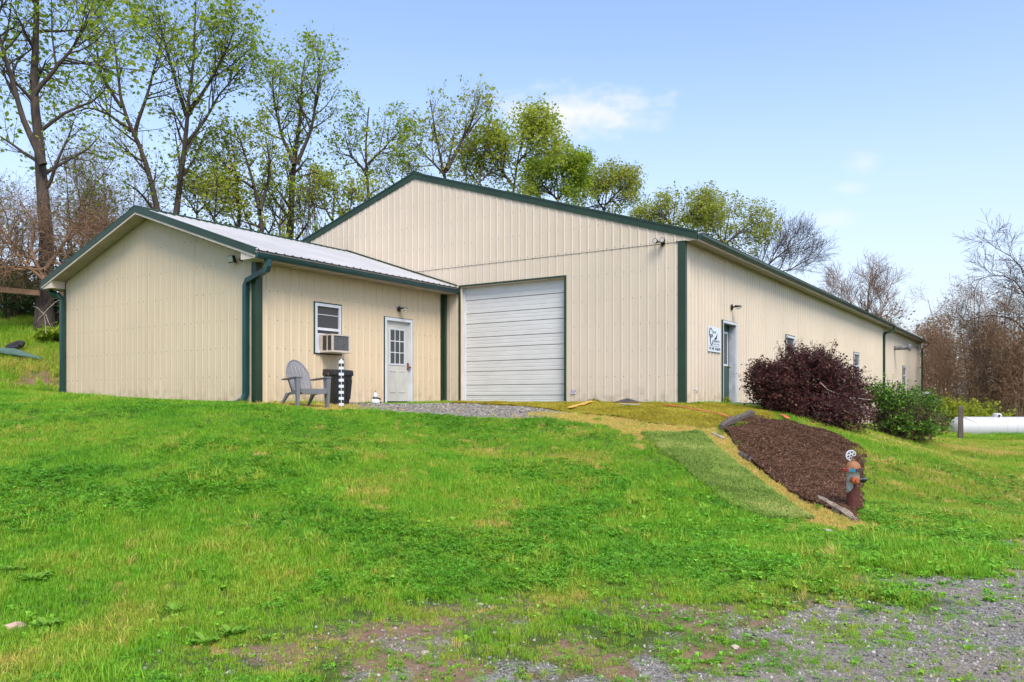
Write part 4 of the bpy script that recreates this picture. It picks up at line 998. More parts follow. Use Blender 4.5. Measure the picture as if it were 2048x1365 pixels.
MB().lathe([(.034, .06), (.034, .115), (.042, .12), (.042, .16), (.018, .165), (.018, .185)], 12, (0, -.02, .415), 'x').build('nozzle_cap', M['black_metal'], hd, smooth=True, autosmooth=.6)
# the pierced round ornament on top, a disc of linked rings
og = thing('pierced_ornament', 'round white pierced metal ornament perched on top of the hydrant', 'ornament', (hx, hy, hz+.70), YAW)
mb = MB()
def ring(cx, cz, r, w, n=6, y=0.0): 
    pts = [(cx+r*math.cos(2*math.pi*k/n+.5), y, cz+r*math.sin(2*math.pi*k/n+.5)) for k in range(n)]
    for k in range(n): mb.tube([pts[k], pts[(k+1) % n]], w, 5)
ring(-.022, 0, .020, .005)
for k in range(6):
    if k == 5: continue
    a_ = math.radians(20+60*k); ring(-.022+.041*math.cos(a_), .041*math.sin(a_), .021, .0052, y=.006)
mb.tube([(-.022+.066*math.cos(math.radians(q)), .008, .066*math.sin(math.radians(q))) for q in range(30, 300, 18)], .0065, 5)
mb.build('ornament_rings', M['white_paint'], og)
MB().tube([(-.006, .0, -.06), (.0, 0, -.03), (-.02, .004, .0)], .008, 6).build('stem', M['rust'], og)
tx, ty = PD(2040, 37.0); tz = -1.20
tk = thing('propane_tank', 'long white gas tank lying in grass at the right', 'tank', (tx, ty, tz), YAW-.03)
m = mat('tank_white', (.52, .52, .52), .5, col2=(.33, .29, .25), scale=2.5, stretch=(2.5, 2.5, .6), thr=(.5, .85)); prof = []
for k in range(9): a_ = math.pi/2*k/8; prof.append((.52*math.sin(a_)+.002, -2.72-.34*math.cos(a_)))
prof += [(.52, 1.8)]+[(.52*math.cos(math.pi/2*k/8)+.002, 1.8+.34*math.sin(math.pi/2*k/8)) for k in range(1, 9)]
MB().lathe(prof, 28, (0, 0, 0), 'x').build('tank_shell', m, tk, smooth=True)
MB().lathe([(.19, .48), (.20, .60), (.18, .66), (.12, .69)], 16, (-1.02, 0, 0)).build('valve_dome', m, tk, smooth=True, autosmooth=.6)
MB().lathe([(.05, 0), (.05, -.02)], 12, (-1.03, -.192, .57), 'y').build('gauge', M['black_metal'], tk)
for x in (-1.9, 1.1): MB().box(x-.12, x+.12, -.35, .35, -.75, -.46).build('saddle', mat('pier_block', (.30, .16, .11), .9, var=.2), tk)
px_, py_ = PD(1921, 34.0); pz_ = h1(px_, py_)
po = thing('fence_post', 'old brown wooden post before the rounded end of the white tank', 'post', (px_, py_, pz_), .3)
MB().hexa([(-.10, -.09, -.1), (.10, -.09, -.1), (.10, .09, -.1), (-.10, .09, -.1)], [(-.07, -.07, 1.38), (.09, -.06, 1.36), (.09, .07, 1.40), (-.06, .07, 1.42)]).build('post_shaft', M['timber'], po, bevel=.012)
MB().tube([(.08, -.02, .95), (.35, -.05, .82), (.6, -.06, .72)], [.014, .01, .008], 5).build('wire_end', M['rust'], po)
pvx, pvy = PD(1853, 47.0)
pv = thing('vent_stack', 'short dark vent stack with a white cap beyond the far wall end', 'vent', (pvx, pvy, h1(pvx, pvy)))
gz_ = PX(1853, 790, 47.0)[2]-h1(pvx, pvy)
MB().lathe([(.12, -.1), (.12, gz_)], 12).build('stack', M['black_metal'], pv); MB().lathe([(.17, gz_), (.18, gz_+.1), (.10, gz_+.17)], 12).build('cap', M['white_paint'], pv, smooth=True)
# left bank: rail, sheet, tyre
a, b_ = PX(-90, 571, 29.0), PX(79, 586, 29.0)
rl = thing('rail_board', 'reddish wooden rail running across the bank to the big left tree', 'rail', (a[0], a[1], a[2]))
v = Vector(b_)-Vector(a); nrm = Vector((SA, -CA, 0)); m = mat('rail_wood', (.36, .20, .12), .8, col2=(.22, .11, .06), scale=4, stretch=(4, 4, 14))
MB().hexa([(0, 0, -.10), v+Vector((0, 0, -.10)), v+nrm*-.05+Vector((0, 0, -.10)), nrm*-.05+Vector((0, 0, -.10))], [(0, 0, .09), v+Vector((0, 0, .09)), v+nrm*-.05+Vector((0, 0, .09)), nrm*-.05+Vector((0, 0, .09))]).build('board', m, rl)
g0 = h1(a[0], a[1])
MB().box(-.06, .06, -.02, .10, g0-a[2]-.2, .2).build('post', M['timber'], rl)
p = [PX(-60, 676, 26.2), PX(8, 686, 25.2), PX(84, 699, 25.0), PX(30, 687, 25.9)]
p = [(q[0], q[1], h1(q[0], q[1])+.18) for q in p]
sh = MB().prism([p[0], p[1], p[2], p[3]], (0, 0, .04)).build('metal_sheet', mat('green_sheet', (.10, .17, .14), .35, var=.1)); tag(sh, 'grey-green metal sheet lying on the grassy bank at far left', 'metal sheet')
q = PX(30, 690, 26.3); tq = MB()
tq.tube([(.22*math.cos(k*math.pi/8), .22*math.sin(k*math.pi/8), 0) for k in range(17)], .085, 8, caps=False)
ty_ = tq.build('old_tyre', mat('tyre_rubber', (.018, .018, .018), .8), smooth=True); ty_.location = (q[0], q[1], h1(q[0], q[1])+.22); ty_.rotation_euler = (.5, .1, 0)
tag(ty_, 'black rubber tyre resting by the metal sheet on the left bank', 'tyre')
# loose stones
def stone(px, py, r, label, colr, flat=.5, seed=0, cat='stone', name='loose_stone'):
    x, y, z = G(px, py); bm = bmesh.new(); bmesh.ops.create_icosphere(bm, subdivisions=2, radius=1.0); rn = random.Random(seed)
    from mathutils import noise as mn
    for v in bm.verts:
        k = 1+.35*mn.noise(v.co*1.3+Vector((seed, 0, 0)))
        v.co = Vector((v.co.x*r*k*1.25, v.co.y*r*k, v.co.z*r*flat*k))
    me = bpy.data.meshes.new(name); bm.to_mesh(me); bm.free()
    o = link(name, me, mat('stone_%d' % seed, colr, .9, var=.2, scale=20, bump=.3)); o.location = (x, y, z+r*flat*.45); o.rotation_euler = (0, 0, rn.uniform(0, 6)); tag(o, label, cat)
stone(1690, 1093, .13, 'flat grey stone in the weeds below the hydrant', (.38, .37, .36), .25, 1)
stone(1654, 1065, .06, 'small pale stone at the foot of the turf slope', (.50, .45, .40), .5, 2)
stone(30, 1258, .055, 'pinkish stone in the grass at lower left', (.55, .36, .27), .5, 3)
stone(1590, 1011, .025, 'tiny white stone on the straw beside the green turf', (.62, .6, .58), .6, 4)
stone(960, 1212, .022, 'pale stone on the bare ground below the lawn', (.42, .36, .30), .5, 5)
stone(850, 1312, .028, 'flat tan stone in the worn grass near the middle', (.40, .33, .26), .4, 6)
stone(1470, 1300, .030, 'beige stone lying in gravel and grass at lower right', (.46, .38, .28), .4, 7)
# ------------------------------------------------------------------ scatter by geometry nodes (grass, gravel, chips)
def scatter(name, pts, rot, scl, tint, protos, idx, kind='stuff'):
    me = bpy.data.meshes.new(name); n = len(pts)
    me.vertices.add(n); me.vertices.foreach_set('co', np.ascontiguousarray(pts, np.float32).ravel())
    a = me.attributes.new('rot', 'FLOAT_VECTOR', 'POINT'); a.data.foreach_set('vector', np.ascontiguousarray(rot, np.float32).ravel())
    a = me.attributes.new('scl', 'FLOAT', 'POINT'); a.data.foreach_set('value', scl.astype(np.float32))
    a = me.attributes.new('tint', 'FLOAT', 'POINT'); a.data.foreach_set('value', tint.astype(np.float32))
    a = me.attributes.new('idx', 'INT', 'POINT'); a.data.foreach_set('value', idx.astype(np.int32))
    o = bpy.data.objects.new(name, me); COL.objects.link(o)
    ng = bpy.data.node_groups.new(name, 'GeometryNodeTree')
    ng.interface.new_socket('Geometry', in_out='INPUT', socket_type='NodeSocketGeometry'); ng.interface.new_socket('Geometry', in_out='OUTPUT', socket_type='NodeSocketGeometry')
    gi, go = ng.nodes.new('NodeGroupInput'), ng.nodes.new('NodeGroupOutput')
    def attr(nm, dt):
        q = ng.nodes.new('GeometryNodeInputNamedAttribute'); q.data_type = dt; q.inputs['Name'].default_value = nm; return q.outputs['Attribute']
    jn = ng.nodes.new('GeometryNodeJoinGeometry')
    ra, sa, ia = attr('rot', 'FLOAT_VECTOR'), attr('scl', 'FLOAT'), attr('idx', 'INT')
    e2r = ng.nodes.new('FunctionNodeEulerToRotation'); ng.links.new(ra, e2r.inputs[0])
    for k, p in enumerate(protos):
        cmp = ng.nodes.new('FunctionNodeCompare'); cmp.data_type = 'INT'; cmp.operation = 'EQUAL'
        ins = [s for s in cmp.inputs if s.type == 'INT']; ng.links.new(ia, ins[0]); ins[1].default_value = k
        oi = ng.nodes.new('GeometryNodeObjectInfo'); oi.inputs['Object'].default_value = p; oi.inputs['As Instance'].default_value = True
        ip = ng.nodes.new('GeometryNodeInstanceOnPoints')
        ng.links.new(gi.outputs[0], ip.inputs['Points']); ng.links.new(cmp.outputs[0], ip.inputs['Selection'])
        ng.links.new(oi.outputs['Geometry'], ip.inputs['Instance']); ng.links.new(e2r.outputs[0], ip.inputs['Rotation']); ng.links.new(sa, ip.inputs['Scale'])
        ng.links.new(ip.outputs[0], jn.inputs[0])
    ng.links.new(jn.outputs[0], go.inputs[0])
    md = o.modifiers.new('scatter', 'NODES'); md.node_group = ng
    if kind: o['kind'] = kind
    return o
def proto(name, verts, faces, m, nside=None):
    me = bpy.data.meshes.new(name); me.from_pydata([tuple(v) for v in verts], [], faces); me.materials.append(m)
    return bpy.data.objects.new(name, me)
def grass_tuft(seed, nb=16, rad=.045, h=(.035, .075), w=.0045, lean=.5):
    rn = random.Random(seed); V, F = [], []
    for k in range(nb):
        a = rn.uniform(0, 6.283); r = rad*math.sqrt(rn.random()); bx, by = r*math.cos(a), r*math.sin(a)
        hh = rn.uniform(*h); az = rn.uniform(0, 6.283); ln = rn.uniform(.1, lean)*hh
        dx, dy = math.cos(az), math.sin(az); sx, sy = -dy*w/2, dx*w/2
        n = len(V)
        V += [(bx-sx, by-sy, -.01), (bx+sx, by+sy, -.01), (bx+dx*ln*.4+sx*.8, by+dy*ln*.4+sy*.8, hh*.6), (bx+dx*ln*.4-sx*.8, by+dy*ln*.4-sy*.8, hh*.6), (bx+dx*ln*1.3, by+dy*ln*1.3, hh)]
        F += [(n, n+1, n+2, n+3), (n+3, n+2, n+4)]
    return V, F
def clover_tuft(seed, nb=11, rad=.055, r=.011):
    rn = random.Random(seed); V, F = [], []
    for k in range(nb):
        a = rn.uniform(0, 6.283); q = rad*math.sqrt(rn.random()); cx, cy, cz = q*math.cos(a), q*math.sin(a), rn.uniform(.018, .045)
        tx, ty = rn.uniform(-.5, .5), rn.uniform(-.5, .5); a0 = rn.uniform(0, 6.283)
        for j in range(3):
            b = a0+j*2.094; n = len(V); pts = []
            for rr, da in ((.1, 0), (.8, -.5), (1.15, 0), (.8, .5)):
                x, y = r*rr*1.3*math.cos(b+da), r*rr*1.3*math.sin(b+da); pts.append((cx+x, cy+y, cz+x*tx+y*ty))
            V += pts; F.append((n, n+1, n+2, n+3))
    return V, F
GR = [(.115, .135, .022), (.085, .165, .016), (.062, .155, .014), (.045, .115, .012), (.16, .185, .03)]
M['grass'] = leafmat('grass_blade', [(.66, .45, .15), (.38, .38, .05), (.26, .40, .028), (.175, .37, .018), (.10, .27, .013)], .35, .5, inst=True)
M['clover'] = leafmat('clover_leaf', [(.26, .40, .035), (.19, .41, .024), (.135, .36, .02), (.10, .29, .018)], .3, .5, inst=True)
tufts = [proto('tuft', *grass_tuft(s), M['grass']) for s in range(5)]
tall = [proto('tall_tuft', *grass_tuft(20+s, 18, .055, (.07, .14), .006, .7), M['grass']) for s in range(3)]
clov = [proto('clover', *clover_tuft(40+s), M['clover']) for s in range(4)]
def sector(n, r0, r1, power, a0=-40, a1=40, seed=0):
    g = np.random.default_rng(seed); u = g.random(n)
    p = 2-power    # density per area ~ r^-power
    r = (r0**p+u*(r1**p-r0**p))**(1/p); a = np.radians(90-g.uniform(a0, a1, n))+YAW
    return CAMX+r*np.cos(a), CAMY+r*np.sin(a), r, g
def outside_buildings(x, y, mg=.03):
    return ~(((x > -W-mg) & (x < mg) & (y > -mg) & (y < L)) | ((x > AX0-mg) & (x < AX1+mg) & (y > AY-mg) & (y < 0)))
def eroded(x, y, P, g):
    return inpoly(x, y, P) & (np.abs(polydist(x, y, list(P)+[P[0]])) > g.exponential(.035, len(x))+.16*smooth(.5, .75, fbm(x*3, y*3, 141, 2)))
def lawn(name, n, r0, r1, protos, kindmask, seed, sc0=.82, scd=.030, power=.9, tint0=.66, label=None, strawok=True):
    x, y, r, g = sector(n, r0, r1, power, seed=seed)
    ok = outside_buildings(x, y)
    for P in (POLY_MAT, POLY_RUN, POLY_MULCH): ok &= ~eroded(x, y, P, g)
    x, y, r = x[ok], y[ok], r[ok]
    worn, grav, dirt, straw = masks(x, y)
    dens = 1-.92*np.clip(np.maximum(grav*.9, dirt*.7), 0, 1)**1.5
    clump = fbm(x*3.3, y*3.3, 91, 3)
    dens *= np.where(worn > .25, smooth(.35, .55, clump*.45+fbm(x*9, y*9, 97, 2)*.55)*.9+.14, 1.0)
    dens *= np.where(r > 13, (1-grav)**3*(1-.45*straw), 1.0)
    dens *= kindmask(x, y, worn, straw)
    ok = g.random(len(x)) < dens
    x, y, r, straw, worn = x[ok], y[ok], r[ok], straw[ok], worn[ok]
    z = H(x, y)
    t1 = fbm(x*.55, y*.55, 61, 3); t2 = fbm(x*2.1, y*2.1, 66, 3)
    tint = tint0+(t1-.5)*.50+(t2-.5)*.55+g.normal(0, .10, len(x))
    tint = tint-.30*smooth(.5, 4.5, x-2.0)*smooth(-10, -4, y)
    tint = tint-straw*np.where(g.random(len(x)) < .22, .15, g.uniform(.5, 1.0, len(x)))-worn*.12-.20*smooth(.56, .72, fbm(x*1.1+y*.6, (y-x)*.45, 121, 4))
    scl = (sc0+scd*(r-5).clip(0, 40))*g.uniform(.7, 1.25, len(x))*(.75+.6*fbm(x*.9, y*.9, 71, 3))*(1-.45*worn)*(1-.35*straw)*np.where(r > 12.5, .78, 1.0)
    rot = np.c_[g.normal(0, .12, len(x)), g.normal(0, .12, len(x)), g.uniform(0, 6.283, len(x))]
    return scatter(name, np.c_[x, y, z-.004], rot, scl, tint.clip(0, 1), protos, g.integers(0, len(protos), len(x)))
def clovermask(x, y): return smooth(.44, .60, fbm(x*.75+3, y*.75, 101, 4)*.75+fbm(x*3, y*3, 105, 2)*.25)
lw = lawn('lawn_grass', 150000, 3.6, 24, tufts, lambda x, y, w, s: 1-.55*clovermask(x, y), 1, power=1.0)
tag(lw, 'short bright green lawn grass on the slope', 'grass')
lw = lawn('lawn_clover', 100000, 3.6, 20, clov, lambda x, y, w, s: clovermask(x, y)*(1-s)*(1-.75*(w > .3)), 2, power=1.0, sc0=1.0)
tag(lw, 'low clover patches growing through the lawn', 'clover')
lw = lawn('rough_grass', 9000, 4.2, 20, tall, lambda x, y, w, s: smooth(.52, .66, fbm(x*1.1+9, y*1.1, 111, 3))*(1-w), 3, power=.9, tint0=.5)
tag(lw, 'longer ragged grass tufts standing in the lawn', 'grass')
def far_lawn(name, n, boxes, protos, seed, sc, tint0, label, dens=None):
    g = np.random.default_rng(seed); X, Y = [], []
    for (x0, x1, y0, y1, k) in boxes:
        X.append(g.uniform(x0, x1, int(n*k))); Y.append(g.uniform(y0, y1, int(n*k)))
    x, y = np.concatenate(X), np.concatenate(Y); ok = outside_buildings(x, y)
    for P in (POLY_MAT, POLY_RUN, POLY_MULCH): ok &= ~inpoly(x, y, P)
    ok &= np.hypot(x-CAMX, y-CAMY) > 16
    wn, gv_, dt, stw = masks(x, y); ok &= g.random(len(x)) > np.maximum(gv_, dt)*.9
    if dens is not None: ok &= g.random(len(x)) < dens(x, y)
    x, y = x[ok], y[ok]; z = H(x, y)
    tint = tint0+(fbm(x*.35, y*.35, 61, 3)-.5)*.8+(fbm(x*1.5, y*1.5, 66, 3)-.5)*.5+g.normal(0, .1, len(x))
    o = scatter(name, np.c_[x, y, z-.004], np.c_[g.normal(0, .12, len(x)), g.normal(0, .12, len(x)), g.uniform(0, 6.283, len(x))], sc*g.uniform(.7, 1.3, len(x)), tint.clip(0, 1), protos, g.integers(0, len(protos), len(x)))
    tag(o, label, 'grass'); return o
far_lawn('side_lawn', 60000, [(1.0, 22, 0, 26, 1.0), (1.0, 25, 26, 40, .3)], tufts, 5, 1.35, .36, 'mown grass stretching right of the mulch towards the tank')
far_lawn('bank_grass', 30000, [(-34, -14.7, -14, 6, 1.0)], tall, 6, 1.5, .5, 'rough grass on the bank left of the annex')
tk_c = np.array(PD(1985, 35.5))
far_lawn('tank_grass', 5000, [(tk_c[0]-5, tk_c[0]+6, tk_c[1]-2.5, tk_c[1]+2.2, 1.0)], tall, 7, 1.5, .62, 'long dark grass growing round the white tank', dens=lambda x, y: (np.abs((x-tk_c[0])*-SA+(y-tk_c[1])*CA) < .9)*1.0)
# fringe of weeds along the wall feet
x, y, r, g = sector(120000, 8.5, 19.5, 1.0, -16, 32, seed=31)
wn_, gv_, dt_, st_ = masks(x, y)
ok = outside_buildings(x, y, .15) & (g.random(len(x)) < st_*.9)
for P in (POLY_MAT, POLY_RUN, POLY_MULCH): ok &= ~eroded(x, y, P, g)
x, y, r = x[ok], y[ok], r[ok]; n = len(x); tn = np.where(g.random(n) < .16, g.uniform(.3, .55, n), g.uniform(0, .13, n)).clip(0, 1)
o = scatter('straw_tufts', np.c_[x, y, H(x, y)-.004], np.c_[g.normal(0, .45, (n, 2)), g.uniform(0, 6.283, n)], g.uniform(.35, .85, n)*(.8+.4*fbm(x*4, y*4, 161, 2)), tn, tufts, g.integers(0, len(tufts), n))
tag(o, 'dry straw and yellowed grass beside the turf and the mulch', 'straw')
# gravel stones
def rock(seed):
    bm = bmesh.new(); bmesh.ops.create_icosphere(bm, subdivisions=1, radius=.5); rn = random.Random(seed)
    for v in bm.verts: v.co *= rn.uniform(.7, 1.2); v.co.z *= .65
    me = bpy.data.meshes.new('pebble'); bm.to_mesh(me); bm.free(); me.materials.append(M['pebble']); return bpy.data.objects.new('pebble', me)
M['pebble'] = leafmat('pebble_grey', [(.05, .047, .045), (.11, .104, .096), (.19, .18, .163), (.34, .32, .285), (.25, .19, .14)], 0.0, .85, inst=True)
rocks = [rock(s) for s in range(5)]
x, y, r, g = sector(150000, 3.6, 22, 1.0, seed=9)
worn, grav, dirt, straw = masks(x, y)
ok = outside_buildings(x, y) & (g.random(len(x)) < np.clip(grav*1.0+worn*.03+dirt*.02, 0, 1)*np.where(r > 13, 1.0, .75))
for P in (POLY_MAT, POLY_RUN, POLY_MULCH): ok &= ~inpoly(x, y, P)
x, y, r = x[ok], y[ok], r[ok]; n = len(x)
o = scatter('gravel_stones', np.c_[x, y, H(x, y)+.002], g.uniform(0, 6.28, (n, 3)), (.010+.018*g.random(n)**2.2)*(1+.05*(r-5).clip(0, 20)), g.random(n), rocks, g.integers(0, 5, n))
tag(o, 'loose grey gravel on the drive and before the doors', 'gravel')
# mulch chips
def chip(seed):
    rn = random.Random(seed); l, w_, h_ = rn.uniform(.03, .075), rn.uniform(.008, .02), rn.uniform(.004, .01); mb = MB().box(-l/2, l/2, -w_/2, w_/2, 0, h_)
    return proto('chip', mb.v, mb.f, M['chip'])
M['chip'] = leafmat('mulch_chip', [(.030, .013, .007), (.072, .032, .017), (.108, .048, .026), (.14, .067, .038), (.24, .14, .085)], 0.0, .9, inst=True)
chips = [chip(s) for s in range(6)]
g = np.random.default_rng(12); N = 46000
mv = np.array([v.co[:] for v in mulch.data.vertices])[:60*50].reshape(60, 50, 3)
a_, b__ = g.uniform(0, 58.99, N), g.uniform(0, 48.99, N); i0, j0 = a_.astype(int), b__.astype(int); fa_, fb_ = (a_-i0)[:, None], (b__-j0)[:, None]
p = (mv[i0, j0]*(1-fa_)+mv[i0+1, j0]*fa_)*(1-fb_)+(mv[i0, j0+1]*(1-fa_)+mv[i0+1, j0+1]*fa_)*fb_
o = scatter('mulch_chips', p+np.array([0, 0, .004]), np.c_[g.normal(0, .35, N), g.normal(0, .35, N), g.uniform(0, 6.28, N)], g.uniform(.35, .85, N), g.random(N)**1.4, chips, g.integers(0, 6, N))
tag(o, 'dark bark chips covering the sloping bed', 'mulch')
# turf fibres of the mats
M['fibre_olive'] = leafmat('olive_fibre', [(.22, .18, .02), (.38, .31, .026), (.52, .43, .07)], .25, .7, inst=True)
M['fibre_green'] = leafmat('green_fibre', [(.13, .20, .035), (.22, .32, .055), (.32, .41, .085), (.48, .46, .15)], .25, .7, inst=True)
fib = {k: [proto('fibre', *grass_tuft(70+s, 9, .03, (.012, .03), .006, .8), M['fibre_'+k]) for s in range(3)] for k in ('olive', 'green')}
for o_, n_a, n_b, kd in CARPET:
    vv = np.array([v.co[:] for v in o_.data.vertices])[:n_a*n_b].reshape(n_a, n_b, 3); N = 9000 if kd == 'green' else 5000
    a_, b__ = g.uniform(0, n_a-1.01, N), g.uniform(0, n_b-1.01, N); i0, j0 = a_.astype(int), b__.astype(int); fa_, fb_ = (a_-i0)[:, None], (b__-j0)[:, None]
    p = (vv[i0, j0]*(1-fa_)+vv[i0+1, j0]*fa_)*(1-fb_)+(vv[i0, j0+1]*(1-fa_)+vv[i0+1, j0+1]*fa_)*fb_
    tn = .5+(fbm(p[:, 0]*2.2, p[:, 1]*2.2, 151, 3)-.5)*1.1+g.normal(0, .16, N)
    q = scatter('pile', p, np.c_[g.normal(0, .2, N), g.normal(0, .2, N), g.uniform(0, 6.28, N)], g.uniform(.7, 1.3, N), tn.clip(0, 1), fib[kd], g.integers(0, 3, N)); q.parent = o_
# low leafy weeds, thickest below the turf and right of it
def leafy(seed):
    rn = random.Random(seed); V, F = [], []
    for k in range(9):
        a = rn.uniform(0, 6.283); l = rn.uniform(.03, .06); w_ = l*.36; r0 = rn.uniform(0, .02); hz_ = rn.uniform(.012, .035); c, s_ = math.cos(a), math.sin(a); n = len(V)
        V += [(r0*c, r0*s_, .006), ((r0+l*.5)*c-w_*s_, (r0+l*.5)*s_+w_*c, hz_+.006), ((r0+l)*c, (r0+l)*s_, hz_*.8), ((r0+l*.5)*c+w_*s_, (r0+l*.5)*s_-w_*c, hz_+.004)]; F.append((n, n+1, n+2, n+3))
    return V, F
leafp = [proto('leafy', *leafy(90+s), M['clover']) for s in range(4)]
wz = G(1760, 1110)
lw = lawn('leafy_weeds', 26000, 4.0, 19, leafp, lambda x, y, w, s: (np.exp(-((x-wz[0])**2+(y-wz[1])**2)/5.0)*.95+.16*smooth(.5, .62, fbm(x*1.3, y*1.3, 131, 3)))*(1-s), 21, power=1.0, sc0=1.0, tint0=.35)
tag(lw, 'low broad-leaved weeds spread through the grass below the turf', 'weeds')
# ------------------------------------------------------------------ trees
def tubes_mesh(branches):
    """branches: list of (pts (n,3), radii (n,), sides) -> V, F (quads); alike ones are done together"""
    grp = {}
    for pts, rr, sd in branches: grp.setdefault((len(pts), sd), []).append((pts, rr))
    V, F, base = [], [], 0
    for (n, sd), lst in grp.items():
        P = np.stack([q[0] for q in lst]); R = np.stack([q[1] for q in lst]); B = len(lst)
        t = np.empty_like(P); t[:, 1:-1] = P[:, 2:]-P[:, :-2]; t[:, 0] = P[:, 1]-P[:, 0]; t[:, -1] = P[:, -1]-P[:, -2]
        t /= np.linalg.norm(t, axis=2)[..., None]+1e-9
        ref = np.where((np.abs(t[:, 0, 2]) < .85)[:, None], np.array([0, 0, 1.]), np.array([1., 0, 0]))[:, None, :]
        a = np.cross(t, np.broadcast_to(ref, t.shape)); a /= np.linalg.norm(a, axis=2)[..., None]+1e-9; b_ = np.cross(a, t)
        th = np.arange(sd)*2*np.pi/sd
        v = P[:, :, None]+(a[:, :, None]*np.cos(th)[None, None, :, None]+b_[:, :, None]*np.sin(th)[None, None, :, None])*R[:, :, None, None]
        V.append(v.reshape(-1, 3))
        k, i, j = np.meshgrid(np.arange(B), np.arange(n-1), np.arange(sd), indexing='ij'); j2 = (j+1) % sd; o = base+k*n*sd
        F.append(np.stack([o+i*sd+j, o+i*sd+j2, o+(i+1)*sd+j2, o+(i+1)*sd+j], -1).reshape(-1, 4)); base += B*n*sd
    return np.concatenate(V), np.concatenate(F)
def leaves_mesh(pos, size, g, flat=.5, aspect=.62, fold=.25):
    n = len(pos)
    d = g.normal(size=(n, 3)); d /= np.linalg.norm(d, axis=1)[:, None]
    d[:, 2] = d[:, 2]*flat-.25; d /= np.linalg.norm(d, axis=1)[:, None]
    q = g.normal(size=(n, 3)); s = np.cross(d, q); s /= np.linalg.norm(s, axis=1)[:, None]; nn = np.cross(d, s)
    L_ = size*.80*(.35+g.gamma(3.0, .26, n)).clip(.4, 1.75); L_ = L_[:, None]; w = L_*aspect*.5
    mid = pos+d*L_*.45+nn*L_*fold*.3
    V = np.stack([pos, mid+s*w, pos+d*L_, mid-s*w], 1).reshape(-1, 3)
    return V, np.arange(n*4).reshape(-1, 4)
class Tree:
    def __init__(s, seed, base=None): s.g = np.random.default_rng(seed); s.br = []; s.lv = []; s.base = np.array(base if base is not None else (0, 0, 0.))
    def path(s, p0, d, length, n, wob, up):
        d = np.asarray(d, float); d = d/math.sqrt(d@d)
        D = s.g.normal(0, wob, (n, 3)); D[:, 2] += up; D = np.cumsum(D, axis=0)+d; D /= np.sqrt((D*D).sum(1))[:, None]
        out = np.empty((n+1, 3)); out[0] = p0; out[1:] = np.asarray(p0)+np.cumsum(D, axis=0)*(length/n); return out
    def stem(s, pts, r0, r1, cfg, sides=8):
        P = np.array(pts, float); d = np.r_[0, np.cumsum(np.linalg.norm(np.diff(P, axis=0), axis=1))]; n = 14
        q = np.linspace(0, d[-1], n); P = np.stack([np.interp(q, d, P[:, k]) for k in range(3)], 1)
        P[1:-1] += s.g.normal(0, d[-1]*.006, (n-2, 3))
        P[1:-1] = (P[:-2]+2*P[1:-1]+P[2:])/4
        R = r0+(r1-r0)*np.linspace(0, 1, n)**.8; R[0] *= 1.2
        s.br.append((P, R, sides)); s.kids(P, R, d[-1], 1, cfg); return s
    def kids(s, P, R, Ln, lev, c):
        nk = c['n'][lev-1]; n = len(P)
        t0 = c['t0'] if lev == 1 else .22
        for k in range(nk):
            t = t0+(1-t0)*((k+s.g.random())/nk)
            f = t*(n-1); i = min(int(f), n-2); p = P[i]+(P[i+1]-P[i])*(f-i); r = R[i]+(R[i+1]-R[i])*(f-i)
            tg = P[i+1]-P[i]; tg /= np.linalg.norm(tg)+1e-9
            q = s.g.normal(size=3); q -= tg*q.dot(tg); q /= np.linalg.norm(q)+1e-9
            an = math.radians(s.g.uniform(*c['ang'][lev-1])); d = tg*math.cos(an)+q*math.sin(an)
            if c.get('flatten') and lev == 1: pass
            ln = c['len'][lev-1]*(1.2-.9*t if lev == 1 else 1.1-.4*t)*s.g.uniform(.65, 1.25)
            m = 5 if lev == 1 else (4 if lev == 2 else 3)
            Q = s.path(p, d, ln, m, c['wob'], c['up']*(1.0 if lev < 3 else .5))
            ra = min(r*.62, c['rmax'][lev-1]); RR = np.linspace(ra, max(ra*.25, c.get('rmin', .004)), m+1)
            s.br.append((Q, RR, 5 if lev == 1 else 3))
            if lev < len(c['n']): s.kids(Q, RR, ln, lev+1, c)
            if lev >= c.get('leaflev', 2) and c['leaves'] > 0:
                cnt = s.g.poisson(.92*c['leaves']*(1 if lev == len(c['n']) else .5))
                if cnt:
                    tt = s.g.uniform(.25, 1.05, cnt)*m; ii = np.minimum(tt.astype(int), m-1); pp = Q[ii]+(Q[ii+1]-Q[ii])*(tt-ii)[:, None]
                    s.lv.append(pp+s.g.normal(0, c.get('spread', .10), (cnt, 3)))
    def done(s, name, label, cat, bark, leafm, lsize, group=None, crown='crown'):
        o = thing(name, label, cat, tuple(s.base), 0, group)
        V, F = tubes_mesh(s.br); link('trunk', np_mesh('trunk', V-s.base, F, 4, bark, smooth=True), None, o)
        if s.lv and leafm is not None:
            p = np.concatenate(s.lv)-s.base; V, F = leaves_mesh(p, lsize, s.g); link(crown, np_mesh(crown, V, F, 4, leafm), None, o)
        return o
LF = {'green': leafmat('leaf_green', [(.16, .26, .022), (.27, .40, .028), (.38, .50, .04), (.50, .56, .07)], .6),
      'lime': leafmat('leaf_lime', [(.24, .32, .025), (.36, .45, .035), (.45, .50, .05), (.52, .52, .10)], .58),
      'olive': leafmat('leaf_olive', [(.26, .33, .035), (.37, .44, .045), (.48, .52, .07), (.40, .32, .12)], .6),
      'dark': leafmat('leaf_dark', [(.012, .035, .010), (.02, .055, .014), (.035, .08, .018), (.06, .10, .025)], .3)}
